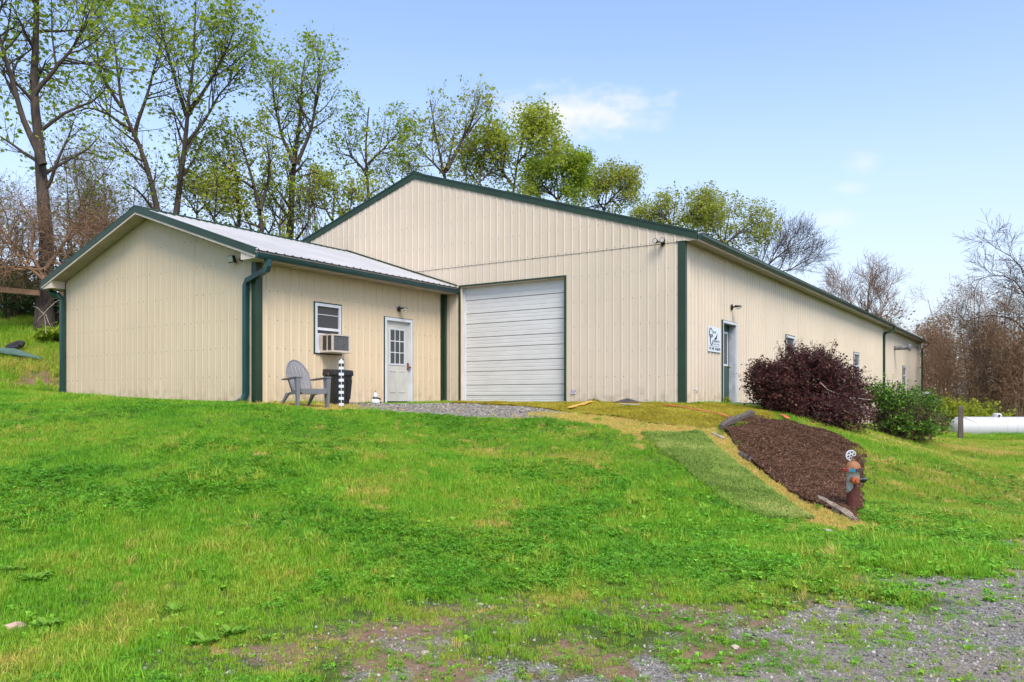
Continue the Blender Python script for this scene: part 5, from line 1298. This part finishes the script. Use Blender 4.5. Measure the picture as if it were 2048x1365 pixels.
def cfg(n, ln, t0=.3, ang=((30, 65), (30, 70), (25, 75)), wob=.10, up=.05, rmax=(.08, .022, .008), leaves=6, spread=.12, rmin=.003, leaflev=2):
    return dict(n=n, len=ln, t0=t0, ang=ang, wob=wob, up=up, rmax=rmax, leaves=leaves, spread=spread, rmin=rmin, leaflev=leaflev)
def tree(seed, depth, stems, c, name, label, leaf, lsize=.17, bark='bark', group=None, lean=1.2, cat='tree'):
    """stems: list of (pixel points bottom to top, r0, r1)"""
    bpx = stems[0][0][0][0]; bx, by = PD(bpx, depth); T = Tree(seed, (bx, by, h1(bx, by)-.1))
    for pts, r0, r1 in stems:
        dj = T.g.uniform(-lean, lean); P = []
        for k, (a, b_) in enumerate(pts):
            P.append(PX(a, b_, depth+dj*k/max(1, len(pts)-1)))
        P[0] = (P[0][0], P[0][1], max(min(P[0][2], h1(P[0][0], P[0][1])-.1), h1(P[0][0], P[0][1])-.4) if pts[0][1] > 560 or pts is stems[0][0] else P[0][2])
        if P[0][2] > h1(P[0][0], P[0][1]) and pts is stems[0][0]:
            P.insert(0, (P[0][0], P[0][1], h1(P[0][0], P[0][1])-.1))
        T.stem(P, r0, r1, c)
    return T.done(name, label, cat, M[bark], LF[leaf] if leaf else None, lsize, group)
GT = 'trees along the bank behind the buildings'
c1 = cfg((15, 6, 4), (3.4, 1.5, .8), .30, leaves=3.2, up=.03, spread=.20)
tree(101, 29.5, [([(88, 660), (92, 560), (86, 400), (78, 300), (66, 190), (66, 90), (76, -40), (84, -150)], .33, .05), ([(86, 330), (50, 250), (20, 150), (-10, 40), (-20, -80)], .13, .03), ([(68, 190), (110, 140), (150, 90), (180, 20)], .10, .02)],
     c1, 'leafing_tree', 'tallest leafing tree with thick dark trunk at the left edge', 'green', .19, group=GT)
c2 = cfg((12, 5, 4), (3.0, 1.4, .8), .34, leaves=2.7, up=.06, spread=.18)
tree(102, 36, [([(330, 450), (318, 410), (296, 340), (268, 270), (244, 215), (232, 150), (226, 60)], .21, .03), ([(262, 262), (220, 230), (180, 215), (150, 225)], .09, .02), ([(268, 275), (290, 200), (310, 130), (330, 60)], .10, .02), ([(244, 215), (200, 150), (190, 80), (200, 20)], .08, .02)],
     c2, 'leafing_tree', 'leaning tree whose bare lower limbs fork above the annex ridge', 'green', .18, group=GT)
c3 = cfg((15, 6, 4), (3.0, 1.5, .8), .36, leaves=3.2, up=.10, ang=((25, 50), (25, 60), (25, 70)), spread=.18)
tree(103, 37, [([(352, 470), (358, 400), (370, 300), (374, 230), (382, 160), (390, 60), (392, 5)], .22, .03), ([(373, 230), (350, 160), (330, 90), (318, 30)], .10, .02), ([(376, 225), (420, 165), (450, 110), (470, 60)], .10, .02), ([(372, 290), (410, 240), (440, 190), (490, 130)], .09, .02)],
     c3, 'leafing_tree', 'broad upright tree with the fullest rounded crown over the annex roof', 'green', .18, group=GT)
c4 = cfg((11, 5, 4), (2.1, 1.1, .6), .25, leaves=4.0, up=.05)
tree(104, 38, [([(522, 480), (520, 430), (508, 380), (496, 330), (478, 270), (470, 255)], .19, .03), ([(520, 420), (536, 370), (540, 320), (530, 270)], .10, .02), ([(505, 375), (470, 350), (440, 320), (420, 300)], .07, .02)],
     c4, 'leafing_tree', 'short forked tree with pale lime leaves between two taller trees', 'lime', .16, group=GT)
tree(105, 38, [([(486, 470), (478, 400), (466, 340), (450, 280)], .16, .03), ([(478, 400), (440, 370), (420, 330)], .05, .02)], c4, 'leafing_tree', 'mossy-trunked tree just left of the forked one behind the annex roof', 'lime', .16, group=GT)
c5 = cfg((18, 5, 4), (2.4, 1.2, .7), .26, leaves=3.2, up=.09, ang=((25, 55), (25, 60), (25, 70)))
tree(106, 40, [([(578, 500), (580, 440), (586, 360), (592, 280), (600, 210), (606, 150), (610, 118)], .30, .03), ([(588, 330), (560, 260), (548, 200), (545, 150)], .11, .02), ([(594, 330), (625, 250), (636, 180), (640, 115)], .11, .02)],
     c5, 'leafing_tree', 'tall column-shaped tree with dark trunk hung with vines', 'green', .16, group=GT)
c6 = cfg((12, 5, 4), (2.2, 1.1, .6), .25, leaves=3.8, up=.06)
tree(107, 42, [([(745, 440), (738, 380), (732, 320), (734, 270), (738, 215)], .19, .03), ([(737, 350), (700, 310), (690, 270)], .08, .02), ([(735, 330), (775, 290), (800, 260)], .08, .02)],
     c6, 'leafing_tree', 'small tree with a narrow top tuft left of the gable peak', 'green', .16, group=GT)
tree(108, 40, [([(665, 500), (664, 440), (668, 400), (676, 370)], .12, .03), ([(664, 440), (640, 400), (630, 370)], .06, .02)], cfg((11, 6, 4), (1.7, .9, .5), .2, leaves=5.0, up=.03), 'leafing_tree', 'low leafy tree just above the left rake of the main gable', 'lime', .16, group=GT)
c7 = cfg((11, 5, 4), (2.3, 1.15, .65), .25, leaves=2.8, up=.06)
tree(109, 44, [([(893, 400), (892, 350), (876, 300), (864, 250), (860, 200)], .24, .03), ([(893, 340), (920, 290), (945, 240), (960, 195)], .12, .02), ([(890, 350), (850, 310), (830, 280)], .07, .02), ([(892, 345), (905, 290), (910, 250)], .07, .02)],
     c7, 'leafing_tree', 'sparse spreading tree right behind the gable peak', 'olive', .17, group=GT)
tree(110, 47, [([(1018, 430), (1022, 370), (1036, 320), (1048, 275), (1060, 240)], .18, .03), ([(1022, 365), (985, 325), (965, 290)], .09, .02), ([(1034, 325), (1075, 290), (1085, 265)], .07, .02)],
     cfg((18, 8, 4), (2.4, 1.2, .7), .12, leaves=6.6, up=.0, spread=.18), 'leafing_tree', 'bright yellow-green tree rising over the right slope of the gable', 'lime', .18, group=GT)
c8 = cfg((22, 8, 4), (2.0, 1.0, .6), .08, leaves=6.5, up=.05, ang=((20, 55), (25, 60), (25, 70)))
tree(111, 52, [([(1115, 450), (1115, 400), (1112, 360), (1108, 318)], .18, .03), ([(1115, 400), (1150, 360), (1158, 335)], .08, .02), ([(1115, 400), (1085, 370), (1076, 345)], .08, .02)], c8, 'leafing_tree', 'dense green tree with spiky upright shoots above the roof edge', 'green', .17, group=GT)
tree(112, 56, [([(1205, 470), (1210, 410), (1218, 370), (1222, 352)], .16, .03), ([(1208, 420), (1180, 380), (1170, 365)], .08, .02), ([(1212, 410), (1240, 380), (1250, 365)], .08, .02)],
     cfg((20, 8, 4), (2.1, 1.0, .6), .08, leaves=6.2, up=.01), 'leafing_tree', 'rounded tree with reddish new leaves right of the spiky one', 'olive', .16, group=GT)
c9 = cfg((20, 8, 4), (2.9, 1.4, .8), .12, leaves=5.6, up=.0)
tree(113, 68, [([(1352, 520), (1348, 460), (1345, 420), (1350, 405)], .2, .03), ([(1350, 460), (1325, 430), (1310, 420)], .1, .02), ([(1350, 450), (1385, 425), (1400, 410)], .1, .02)], c9, 'leafing_tree', 'wide airy tree over the eave left of the right-hand pair', 'olive', .19, group=GT)
tree(114, 70, [([(1452, 560), (1450, 490), (1455, 440), (1462, 412)], .22, .03), ([(1450, 490), (1490, 455), (1520, 440)], .1, .02), ([(1450, 490), (1420, 450), (1412, 425)], .1, .02)], c9, 'leafing_tree', 'wide airy tree over the eave, rightmost with leaves', 'olive', .19, group=GT)
for k, (sd, d, px, py, hh, lb, lf) in enumerate([(0, 37, 428, 440, 70, 'low lime sapling tree just right of the broad upright tree', 'lime'), (1, 39, 560, 455, 75, 'low leafy sapling tree left of the vine-hung trunk', 'green'), (2, 40, 700, 450, 75, 'low leafy sapling tree left of the narrow-topped tree', 'lime'),
        (3, 43, 800, 390, 70, 'low leafy sapling tree hugging the left side of the gable peak', 'lime'), (4, 46, 958, 370, 60, 'low yellow-green sapling tree behind the ridge right of the peak', 'lime'), (5, 38, 395, 430, 60, 'twiggy sapling tree between the two tall annex-roof trees', 'olive')]):
    tree(150+sd, d, [([(px, py+60), (px, py-10), (px+6, py-hh)], .09, .02), ([(px, py), (px-24, py-hh*.6), (px-34, py-hh*.9)], .05, .015), ([(px, py-5), (px+28, py-hh*.5), (px+36, py-hh*.85)], .05, .015)], cfg((11, 5, 4), (1.6, .85, .5), .15, leaves=2.6, up=.03, spread=.2), 'leafing_tree', lb, lf, .15, group=GT)
GB = 'leafless trees beyond the far end of the building'
cb = cfg((14, 8, 6), (3.4, 1.9, 1.0), .15, leaves=0, up=.07, wob=.13, ang=((20, 50), (20, 50), (20, 55)), rmax=(.07, .035, .022), rmin=.011)
tree(121, 72, [([(1515, 600), (1520, 540), (1530, 500), (1545, 470)], .2, .03), ([(1520, 545), (1560, 510), (1600, 480)], .1, .02), ([(1520, 550), (1580, 540), (1625, 515)], .08, .02)], cb, 'bare_tree', 'bare dark tree right of the last leafy one above the eave', None, bark='bark_dark', group=GB)
cb2 = cfg((22, 9, 6), (2.9, 1.8, 1.0), .06, leaves=0, up=.07, wob=.12, ang=((20, 55), (20, 50), (20, 55)), rmax=(.07, .035, .022), rmin=.012)
tree(122, 74, [([(1735, 720), (1735, 640), (1738, 580), (1742, 545)], .22, .03), ([(1735, 640), (1700, 590), (1685, 560)], .1, .02), ([(1735, 640), (1770, 590), (1785, 565)], .1, .02), ([(1735, 650), (1680, 620), (1665, 590)], .09, .02)], cb2, 'bare_tree', 'rounded bare brown tree peeking over the far eave', None, bark='bark_red', group=GB)
tree(123, 44, [([(2130, 830), (2120, 740), (2112, 640), (2100, 540), (2090, 470)], .24, .05), ([(2112, 620), (2050, 565), (1995, 545), (1948, 562)], .09, .02), ([(2104, 570), (2045, 520), (1995, 500), (1966, 476)], .07, .015), ([(2114, 680), (2045, 645), (1985, 625), (1930, 645)], .09, .02), ([(2118, 740), (2035, 722), (1965, 735)], .09, .02)],
     cfg((17, 7, 5), (2.0, 1.2, .7), .15, leaves=0, up=.0, wob=.14, ang=((25, 60), (25, 60), (20, 60)), rmax=(.06, .03, .018), rmin=.009), 'bare_tree', 'large bare tree reaching in from the right edge above the tank', None, bark='bark_dark', group=GB)
# brown thicket on the right, shrub by shrub
GS = 'leafless shrubs in the thicket at right'
for k, (px, d, top, wd, lb) in enumerate([(1862, 56, 600, 2.6, 'leafless brown shrub right behind the far corner of the building'), (1905, 50, 590, 2.8, 'leafless brown shrub standing left of the wooden post'), (1950, 46, 585, 2.8, 'leafless brown shrub behind the rounded end of the tank'),
        (2000, 44, 560, 2.8, 'leafless brown shrub behind the dome of the tank'), (2045, 43, 590, 2.6, 'leafless brown shrub at the right edge behind the tank'), (1885, 66, 575, 3.4, 'taller leafless shrub farther back past the building corner'), (1940, 62, 550, 3.6, 'taller leafless shrub farther back over the wooden post'), (2010, 58, 530, 3.6, 'taller leafless shrub farther back above the tank')]):
    bx, by = PD(px, d); bz = h1(bx, by); T = Tree(300+k, (bx, by, bz)); topz = (HY-top)/FPX*d
    cc = cfg((9, 7, 5), (2.0, 1.15, .7), .12, leaves=2.0, up=-.01, wob=.18, ang=((25, 70), (30, 75), (30, 80)), rmax=(.035, .018, .011), rmin=.006, spread=.2, leaflev=3)
    for s in range(5):
        a = T.g.uniform(0, 6.28); r = wd*T.g.uniform(.2, .75); hh = (topz-bz)*T.g.uniform(.55, 1.0)
        T.stem([(bx+.2*math.cos(a), by+.2*math.sin(a), bz-.1), (bx+.5*r*math.cos(a), by+.5*r*math.sin(a), bz+hh*.55), (bx+r*math.cos(a), by+r*math.sin(a), bz+hh)], .06, .015, cc, 5)
    T.done('bare_shrub', lb, 'shrub', M['bark_red'], LF['bud'] if 'bud' in LF else LF.setdefault('bud', leafmat('bud_brown', [(.20, .11, .055), (.27, .15, .075), (.17, .14, .05)], .2)), .09, GS, 'buds')
# a far brown wood behind it all
T = Tree(400)
for k in range(34):
    px = 1720+k*20+T.g.uniform(-10, 10); d = T.g.uniform(88, 120); bx, by = PD(px, d); bz = h1(bx, by); hh = T.g.uniform(6, 10.5)
    T.stem([(bx, by, bz), (bx+T.g.normal(0, .4), by, bz+hh*.6), (bx+T.g.normal(0, .8), by, bz+hh)], .12, .03, cfg((12, 7, 4), (2.8, 1.5, .9), .12, leaves=2.2, up=.05, wob=.14, rmax=(.05, .03, .022), rmin=.012, spread=.3, leaflev=3), 5)
V, F = tubes_mesh(T.br); fw = link('far_wood', np_mesh('far_wood', V, F, 4, M['bark_red'], smooth=True), None); tag(fw, 'distant brown leafless wood beyond the thicket', 'wood', kind='stuff')
p = np.concatenate(T.lv); V, F = leaves_mesh(p, .30, T.g); link('far_twigs', np_mesh('far_twigs', V, F, 4, LF['bud']), None, fw, kind='stuff')
# left side: bare saplings, vine thicket, undergrowth
GL = 'leafless saplings on the left bank'
for k, (px, d, top, lb) in enumerate([(15, 33, 380, 'thin bare sapling left of the big tree trunk'), (150, 35, 300, 'thin bare sapling close right of the big tree trunk'), (205, 38, 320, 'thin bare sapling midway between big trunk and annex peak'), (245, 40, 300, 'thin bare sapling just left of the annex peak')]):
    bx, by = PD(px, d); bz = h1(bx, by); T = Tree(500+k, (bx, by, bz)); tz = (HY-top)/FPX*d
    cc = cfg((15, 7, 5), (2.4, 1.2, .7), .2, leaves=1.1, up=.02, wob=.17, ang=((25, 65), (25, 65), (20, 70)), rmax=(.03, .016, .010), rmin=.005)
    for s in range(3):
        T.stem([(bx, by, bz-.1), (bx+T.g.normal(0, .5), by+T.g.normal(0, .5), bz+(tz-bz)*.5), (bx+T.g.normal(0, 1.1), by+T.g.normal(0, 1), bz+(tz-bz)*T.g.uniform(.7, 1))], .06, .015, cc, 5)
    T.done('bare_sapling', lb, 'sapling', M['bark_red'], LF['olive'], .12, GL, 'buds')
T = Tree(520, (*PD(60, 28.3), h1(*PD(60, 28.3))))
cc = cfg((13, 8, 5), (1.9, 1.0, .6), .1, leaves=0, up=-.08, wob=.24, ang=((25, 80), (30, 85), (30, 85)), rmax=(.035, .018, .010), rmin=.005)
for pts in ([(120, 600), (150, 520), (200, 470), (170, 500), (240, 440)], [(88, 560), (40, 520), (10, 470), (-30, 440)], [(90, 540), (120, 500), (150, 450), (190, 440), (180, 470)], [(88, 560), (60, 500), (70, 450), (40, 400)], [(90, 560), (130, 530), (170, 540), (200, 570)], [(88, 540), (20, 540), (-20, 500), (-60, 520)]):
    T.stem([PX(a, b_, 28.6) for a, b_ in pts], .075, .02, cc, 6)
T.done('vine_tangle', 'brown tangle of bare vines wrapped round the big left trunk', 'vines', M['bark_red'], None, .1)
T = Tree(530, (*PD(620, 39), h1(*PD(620, 39))))
for k in range(34):
    px = T.g.uniform(596, 645) if k < 26 else T.g.uniform(560, 580); P0 = np.array(PX(px, T.g.uniform(330, 400), 39.2)); Q = [P0]
    for j in range(9): Q.append(Q[-1]+np.array([T.g.normal(0, .10), T.g.normal(0, .10), -.36]))
    T.br.append((np.array(Q), np.full(10, .016), 3))
    T.kids(np.array(Q), np.full(10, .013), 3, 3, cfg((9, 9, 9), (.5, .5, .5), .1, leaves=0, up=-.1, wob=.3, rmax=(.01, .01, .01), rmin=.006))
T.br.append((np.array([PX(a, b_, 39.3) for a, b_ in ((586, 360), (606, 352), (630, 345), (645, 350))]), np.array([.05, .04, .03, .02]), 5))
T.done('hanging_vines', 'curtain of bare vines hanging from the column-shaped tree', 'vines', M['bark_dark'], None, .1)
def shrub(seed, px, d, w, h, leaf, name, label, lsize=.09, n=60, leaves=26, group=None, bark='bark_dark', cat='shrub', up=0.0, pos=None):
    bx, by = PD(px, d) if pos is None else pos; bz = h1(bx, by); T = Tree(seed, (bx, by, bz)); g = T.g
    for k in range(n):
        a = g.uniform(0, 6.28); rr = math.sqrt(g.random())*w; tip = np.array([bx+rr*math.cos(a), by+rr*math.sin(a), bz+h*math.sqrt(max(.05, 1-(rr/w)**2*.85))*g.uniform(.55, 1.05)])
        mid = np.array([bx+rr*.45*math.cos(a), by+rr*.45*math.sin(a), bz+(tip[2]-bz)*.7+up]); P = np.array([(bx+rr*.2*math.cos(a), by+rr*.2*math.sin(a), bz-.05), mid, tip]); 
        T.br.append((P, np.array([.012, .008, .004]), 3))
        for j in range(3):
            q = mid+(tip-mid)*g.random(); Q = T.path(q, g.normal(size=3)+np.array([0, 0, .5]), g.uniform(.15, .45)*w, 3, .2, .05); T.br.append((Q, np.linspace(.006, .003, 4), 3))
            tt = g.uniform(0, 3, leaves//3); ii = np.minimum(tt.astype(int), 2); T.lv.append(Q[ii]+(Q[ii+1]-Q[ii])*(tt-ii)[:, None]+g.normal(0, .04*w, (leaves//3, 3)))
        tt = g.uniform(.2, 1, leaves); T.lv.append(mid+(tip-mid)*tt[:, None]+g.normal(0, .05*w, (leaves, 3)))
    return T.done(name, label, cat, M[bark], LF[leaf], lsize, group, 'foliage')
GU = 'undergrowth shrubs on the left bank'
for k, (px, d, w, h, lf, lb) in enumerate([(20, 31.5, 1.3, 1.9, 'dark', 'dark green undergrowth below the rail left of the trunk'), (60, 32.5, 1.3, 1.7, 'dark', 'dark green undergrowth just left of the big trunk foot'), (118, 30.5, 1.0, 1.9, 'dark', 'dark ivy-like undergrowth between big trunk and downspout'),
        (135, 33, 1.5, 2.6, 'dark', 'dark undergrowth behind the annex left corner'), (-20, 33, 1.7, 2.4, 'dark', 'dark undergrowth at the very left edge behind the rail'), (40, 37, 2.0, 3.0, 'dark', 'taller dark bushes seen above the rail'), (110, 28, .6, .6, 'green', 'low bright weeds at the foot of the big trunk')]):
    shrub(600+k, px, d, w, h, lf, 'undergrowth_shrub', lb, .13, 46, 30, GU)
for k, (px, d, w, h, lb) in enumerate([(1893, 42, 1.3, 1.5, 'lime bush between the green bush and the wooden post'), (1960, 41, 1.4, 1.5, 'lime bush behind the tank left of its dome'), (1928, 43, 1.2, 1.6, 'lime bush directly behind the wooden post')]):
    shrub(640+k, px, d, w, h, 'lime', 'lime_bush', lb, .14, 50, 30, 'lime bushes behind the tank')
# the purple barberry and its green neighbour, on the bank before the side wall
LF['purple'] = leafmat('leaf_purple', [(.032, .010, .010), (.058, .014, .015), (.095, .022, .022), (.14, .042, .034), (.085, .06, .025)], .25, .45)
def mound(seed, name, label, blobs, leaf, lsize, nst, lpb, bark, cat='bush', spread=.05, base=None, holes=.0, droop=.0):
    base = np.array(base); T = Tree(seed, base); g = T.g
    wts = np.array([b_[3]*b_[4]*b_[5] for b_ in blobs])**.67; wts /= wts.sum()
    for k in range(nst):
        b_ = blobs[g.choice(len(blobs), p=wts)]; v = g.normal(size=3); v /= np.linalg.norm(v); v[2] = abs(v[2])*(1.0 if g.random() < .62 else -.9)
        rr = g.uniform(.55, 1.0)**.5*g.uniform(.9, 1.1)
        tip = np.array(b_[:3])+v*np.array(b_[3:6])*rr
        tip[2] = max(tip[2], base[2]-.35)
        st = base+g.normal(0, 1, 3)*np.array([.25, .25, 0]); mid = (st+tip)/2+np.array([0, 0, .25*np.linalg.norm(tip[:2]-st[:2])*(1-droop)])
        P = np.array([st, mid, tip]); T.br.append((P, np.array([.016, .010, .004]), 3))
        for j in range(4):
            q = mid+(tip-mid)*g.uniform(.2, 1.0); dd = (tip-mid)/np.linalg.norm(tip-mid)+g.normal(0, .7, 3); Q = T.path(q, dd, g.uniform(.15, .42), 3, .15, .12*(1-2*droop)); T.br.append((Q, np.linspace(.005, .002, 4), 3))
            tt = g.uniform(0, 3, lpb); ii = np.minimum(tt.astype(int), 2); T.lv.append(Q[ii]+(Q[ii+1]-Q[ii])*(tt-ii)[:, None]+g.normal(0, spread*.5, (lpb, 3)))
        tt = g.uniform(.3, 1, lpb*2); T.lv.append(mid+(tip-mid)*tt[:, None]+g.normal(0, spread, (lpb*2, 3)))
    return T.done(name, label, cat, M[bark], LF[leaf], lsize, None, 'foliage')
def blob(px, py, d, rx, ry, rz): p = PX(px, py, d); return (*p, rx, ry, rz)
bb = PD(1600, 19.0)
mound(700, 'barberry_bush', 'large dark purple bush spreading before the side wall', [blob(1610, 755, 19.0, .95, .9, .62), blob(1550, 770, 18.6, .62, .7, .50), blob(1660, 775, 19.4, .85, .8, .62), blob(1700, 815, 19.6, .55, .7, .50), blob(1590, 720, 19.2, .38, .4, .36), blob(1655, 722, 19.4, .32, .4, .32), blob(1515, 755, 18.6, .28, .4, .36), blob(1640, 800, 18.8, .9, .7, .45), blob(1705, 845, 17.8, .50, .5, .34), blob(1640, 838, 17.9, .8, .5, .30), blob(1560, 805, 18.3, .5, .5, .32)],
      'purple', .056, 1150, 12, 'bark_dark', base=(bb[0], bb[1], h1(*bb)), spread=.055)
LF['bushgreen'] = leafmat('leaf_bush', [(.035, .10, .012), (.08, .21, .016), (.14, .32, .022), (.22, .40, .035)], .35)
gb = PD(1800, 23.5)
mound(701, 'green_bush', 'sprawling green bush with bare brown twigs right of the purple one', [blob(1780, 790, 23.5, .70, .8, .42), blob(1830, 810, 23.9, .75, .8, .45), blob(1865, 845, 24.0, .55, .6, .38), blob(1755, 775, 23.2, .35, .4, .25), blob(1825, 852, 22.8, .8, .7, .36)],
      'bushgreen', .075, 260, 6, 'bark_dark', base=(gb[0], gb[1], h1(*gb)), spread=.07, droop=.4)
mound(702, 'twiggy_bush', 'brown twiggy undergrowth at the base of the green bush', [blob(1800, 835, 23.3, .95, .6, .42), blob(1850, 848, 23.4, .65, .6, .32)], 'dark', .06, 260, 3, 'bark_red', base=(gb[0]+.1, gb[1]-.2, h1(*gb)), spread=.06, droop=.5)
def deadbranch(name, label, lines, d, seed, r=.014, twigs=0):
    p0 = PX(*lines[0][0], d); T = Tree(seed, p0)
    for ln in lines:
        P = np.array([PX(a, b_, d+T.g.normal(0, .05)) for a, b_ in ln]); T.br.append((P, np.linspace(r, r*.35, len(P)), 5))
    return T.done(name, label, 'branch', M['dead'], None, .1)
deadbranch('dead_branch', 'forked grey dead branch sticking out of the purple bush', [[(1640, 765), (1655, 780), (1672, 787), (1700, 795), (1740, 800)], [(1672, 787), (1685, 805), (1697, 825), (1702, 838)], [(1685, 790), (1702, 808), (1708, 825)], [(1655, 780), (1660, 800), (1657, 818)], [(1700, 795), (1715, 812), (1745, 822)], [(1690, 808), (1688, 822), (1698, 832)]], 18.2, 801, .013)
deadbranch('dead_branch', 'single curved grey stick hanging below the purple bush', [[(1646, 822), (1652, 835), (1651, 848)]], 18.1, 802, .014)
deadbranch('dead_branch', 'bleached forked branch beside the big tree trunk on the left bank', [[(92, 668), (90, 640), (87, 628), (75, 616), (66, 613)], [(87, 628), (98, 616), (112, 604), (124, 598)], [(88, 628), (77, 638), (73, 646)], [(91, 628), (97, 645), (103, 656)]], 27.0, 803, .015)
# broad-leaved weeds in the lawn
LF['weed'] = leafmat('weed_leaf', [(.14, .32, .03), (.19, .40, .035), (.26, .45, .05)], .4, .5)
def weed(px, py, r, label, seed, n=12, up=.5):
    x, y, z = G(px, py); r *= .8; g = np.random.default_rng(seed); V, F = [], []
    for k in range(n):
        a = k*2.4+g.uniform(-.3, .3); l = r*g.uniform(.55, 1.1); w_ = l*.24; rise = g.uniform(.15, up)*l; rows = 6
        for i in range(rows+1):
            t = i/rows; rr = .02+l*t; hz_ = rise*math.sin(t*2.3)+.01; ww = w_*math.sin(min(1, .12+t*.95)*math.pi)**.8
            c, s_ = math.cos(a), math.sin(a); cr = math.sin(t*17+k)*.006
            V += [(rr*c-ww*s_, rr*s_+ww*c, hz_+.010+cr), (rr*c, rr*s_, hz_), (rr*c+ww*s_, rr*s_-ww*c, hz_+.010-cr)]
            if i: n0 = len(V)-6; F += [(n0, n0+1, n0+4, n0+3), (n0+1, n0+2, n0+5, n0+4)]
    o = thing('broadleaf_weed', label, 'weed', (x, y, z+.005), 0, 'broad-leaved weeds in the lawn')
    me = np_mesh('rosette', np.array(V), np.array(F), 4, LF['weed'], smooth=True); link('rosette', me, None, o); return o
for a in [(72, 1168, .17, 'largest leafy weed rosette near the left edge of the lawn', 1, 16), (28, 1150, .13, 'leafy weed just left of the largest rosette', 2), (95, 1258, .15, 'weed rosette beside the pinkish stone', 3), (465, 1275, .12, 'bright weed rosette above the bare earth patch', 4, 13), (412, 1292, .11, 'weed rosette left of the bright one above the earth patch', 5),
          (348, 1228, .10, 'small weed rosette higher up in the lower left lawn', 6), (525, 1286, .06, 'tiny weed at the edge of the bare earth patch', 7, 7), (704, 1098, .10, 'dark weed in mid lawn right of centre left', 8), (1720, 1068, .14, 'weed cluster just below the hydrant timber', 9, 14), (1770, 1085, .12, 'weed rosette right of the flat grey stone', 10),
          (1860, 1110, .12, 'weed rosette in the lawn at lower right', 11), (1575, 1052, .10, 'weed at the lower end of the green turf', 12), (1736, 1227, .09, 'lone weed beside the gravel drive', 13), (1600, 1090, .10, 'weed on the bare earth below the green turf', 14)]: weed(*a)
# small plants at the foot of the side wall
shrub(900, 1432, 20.3, .16, .22, 'lime', 'wall_weed', 'small leafy weed by the sill of the green side door', .05, 12, 8, None, cat='weed', pos=(.22, 2.25))
shrub(901, 1195, 20.2, .22, .10, 'olive', 'wall_weed', 'low dark weed at the wall foot left of the brick vent', .05, 14, 8, None, cat='weed', pos=(-2.25, -.2))
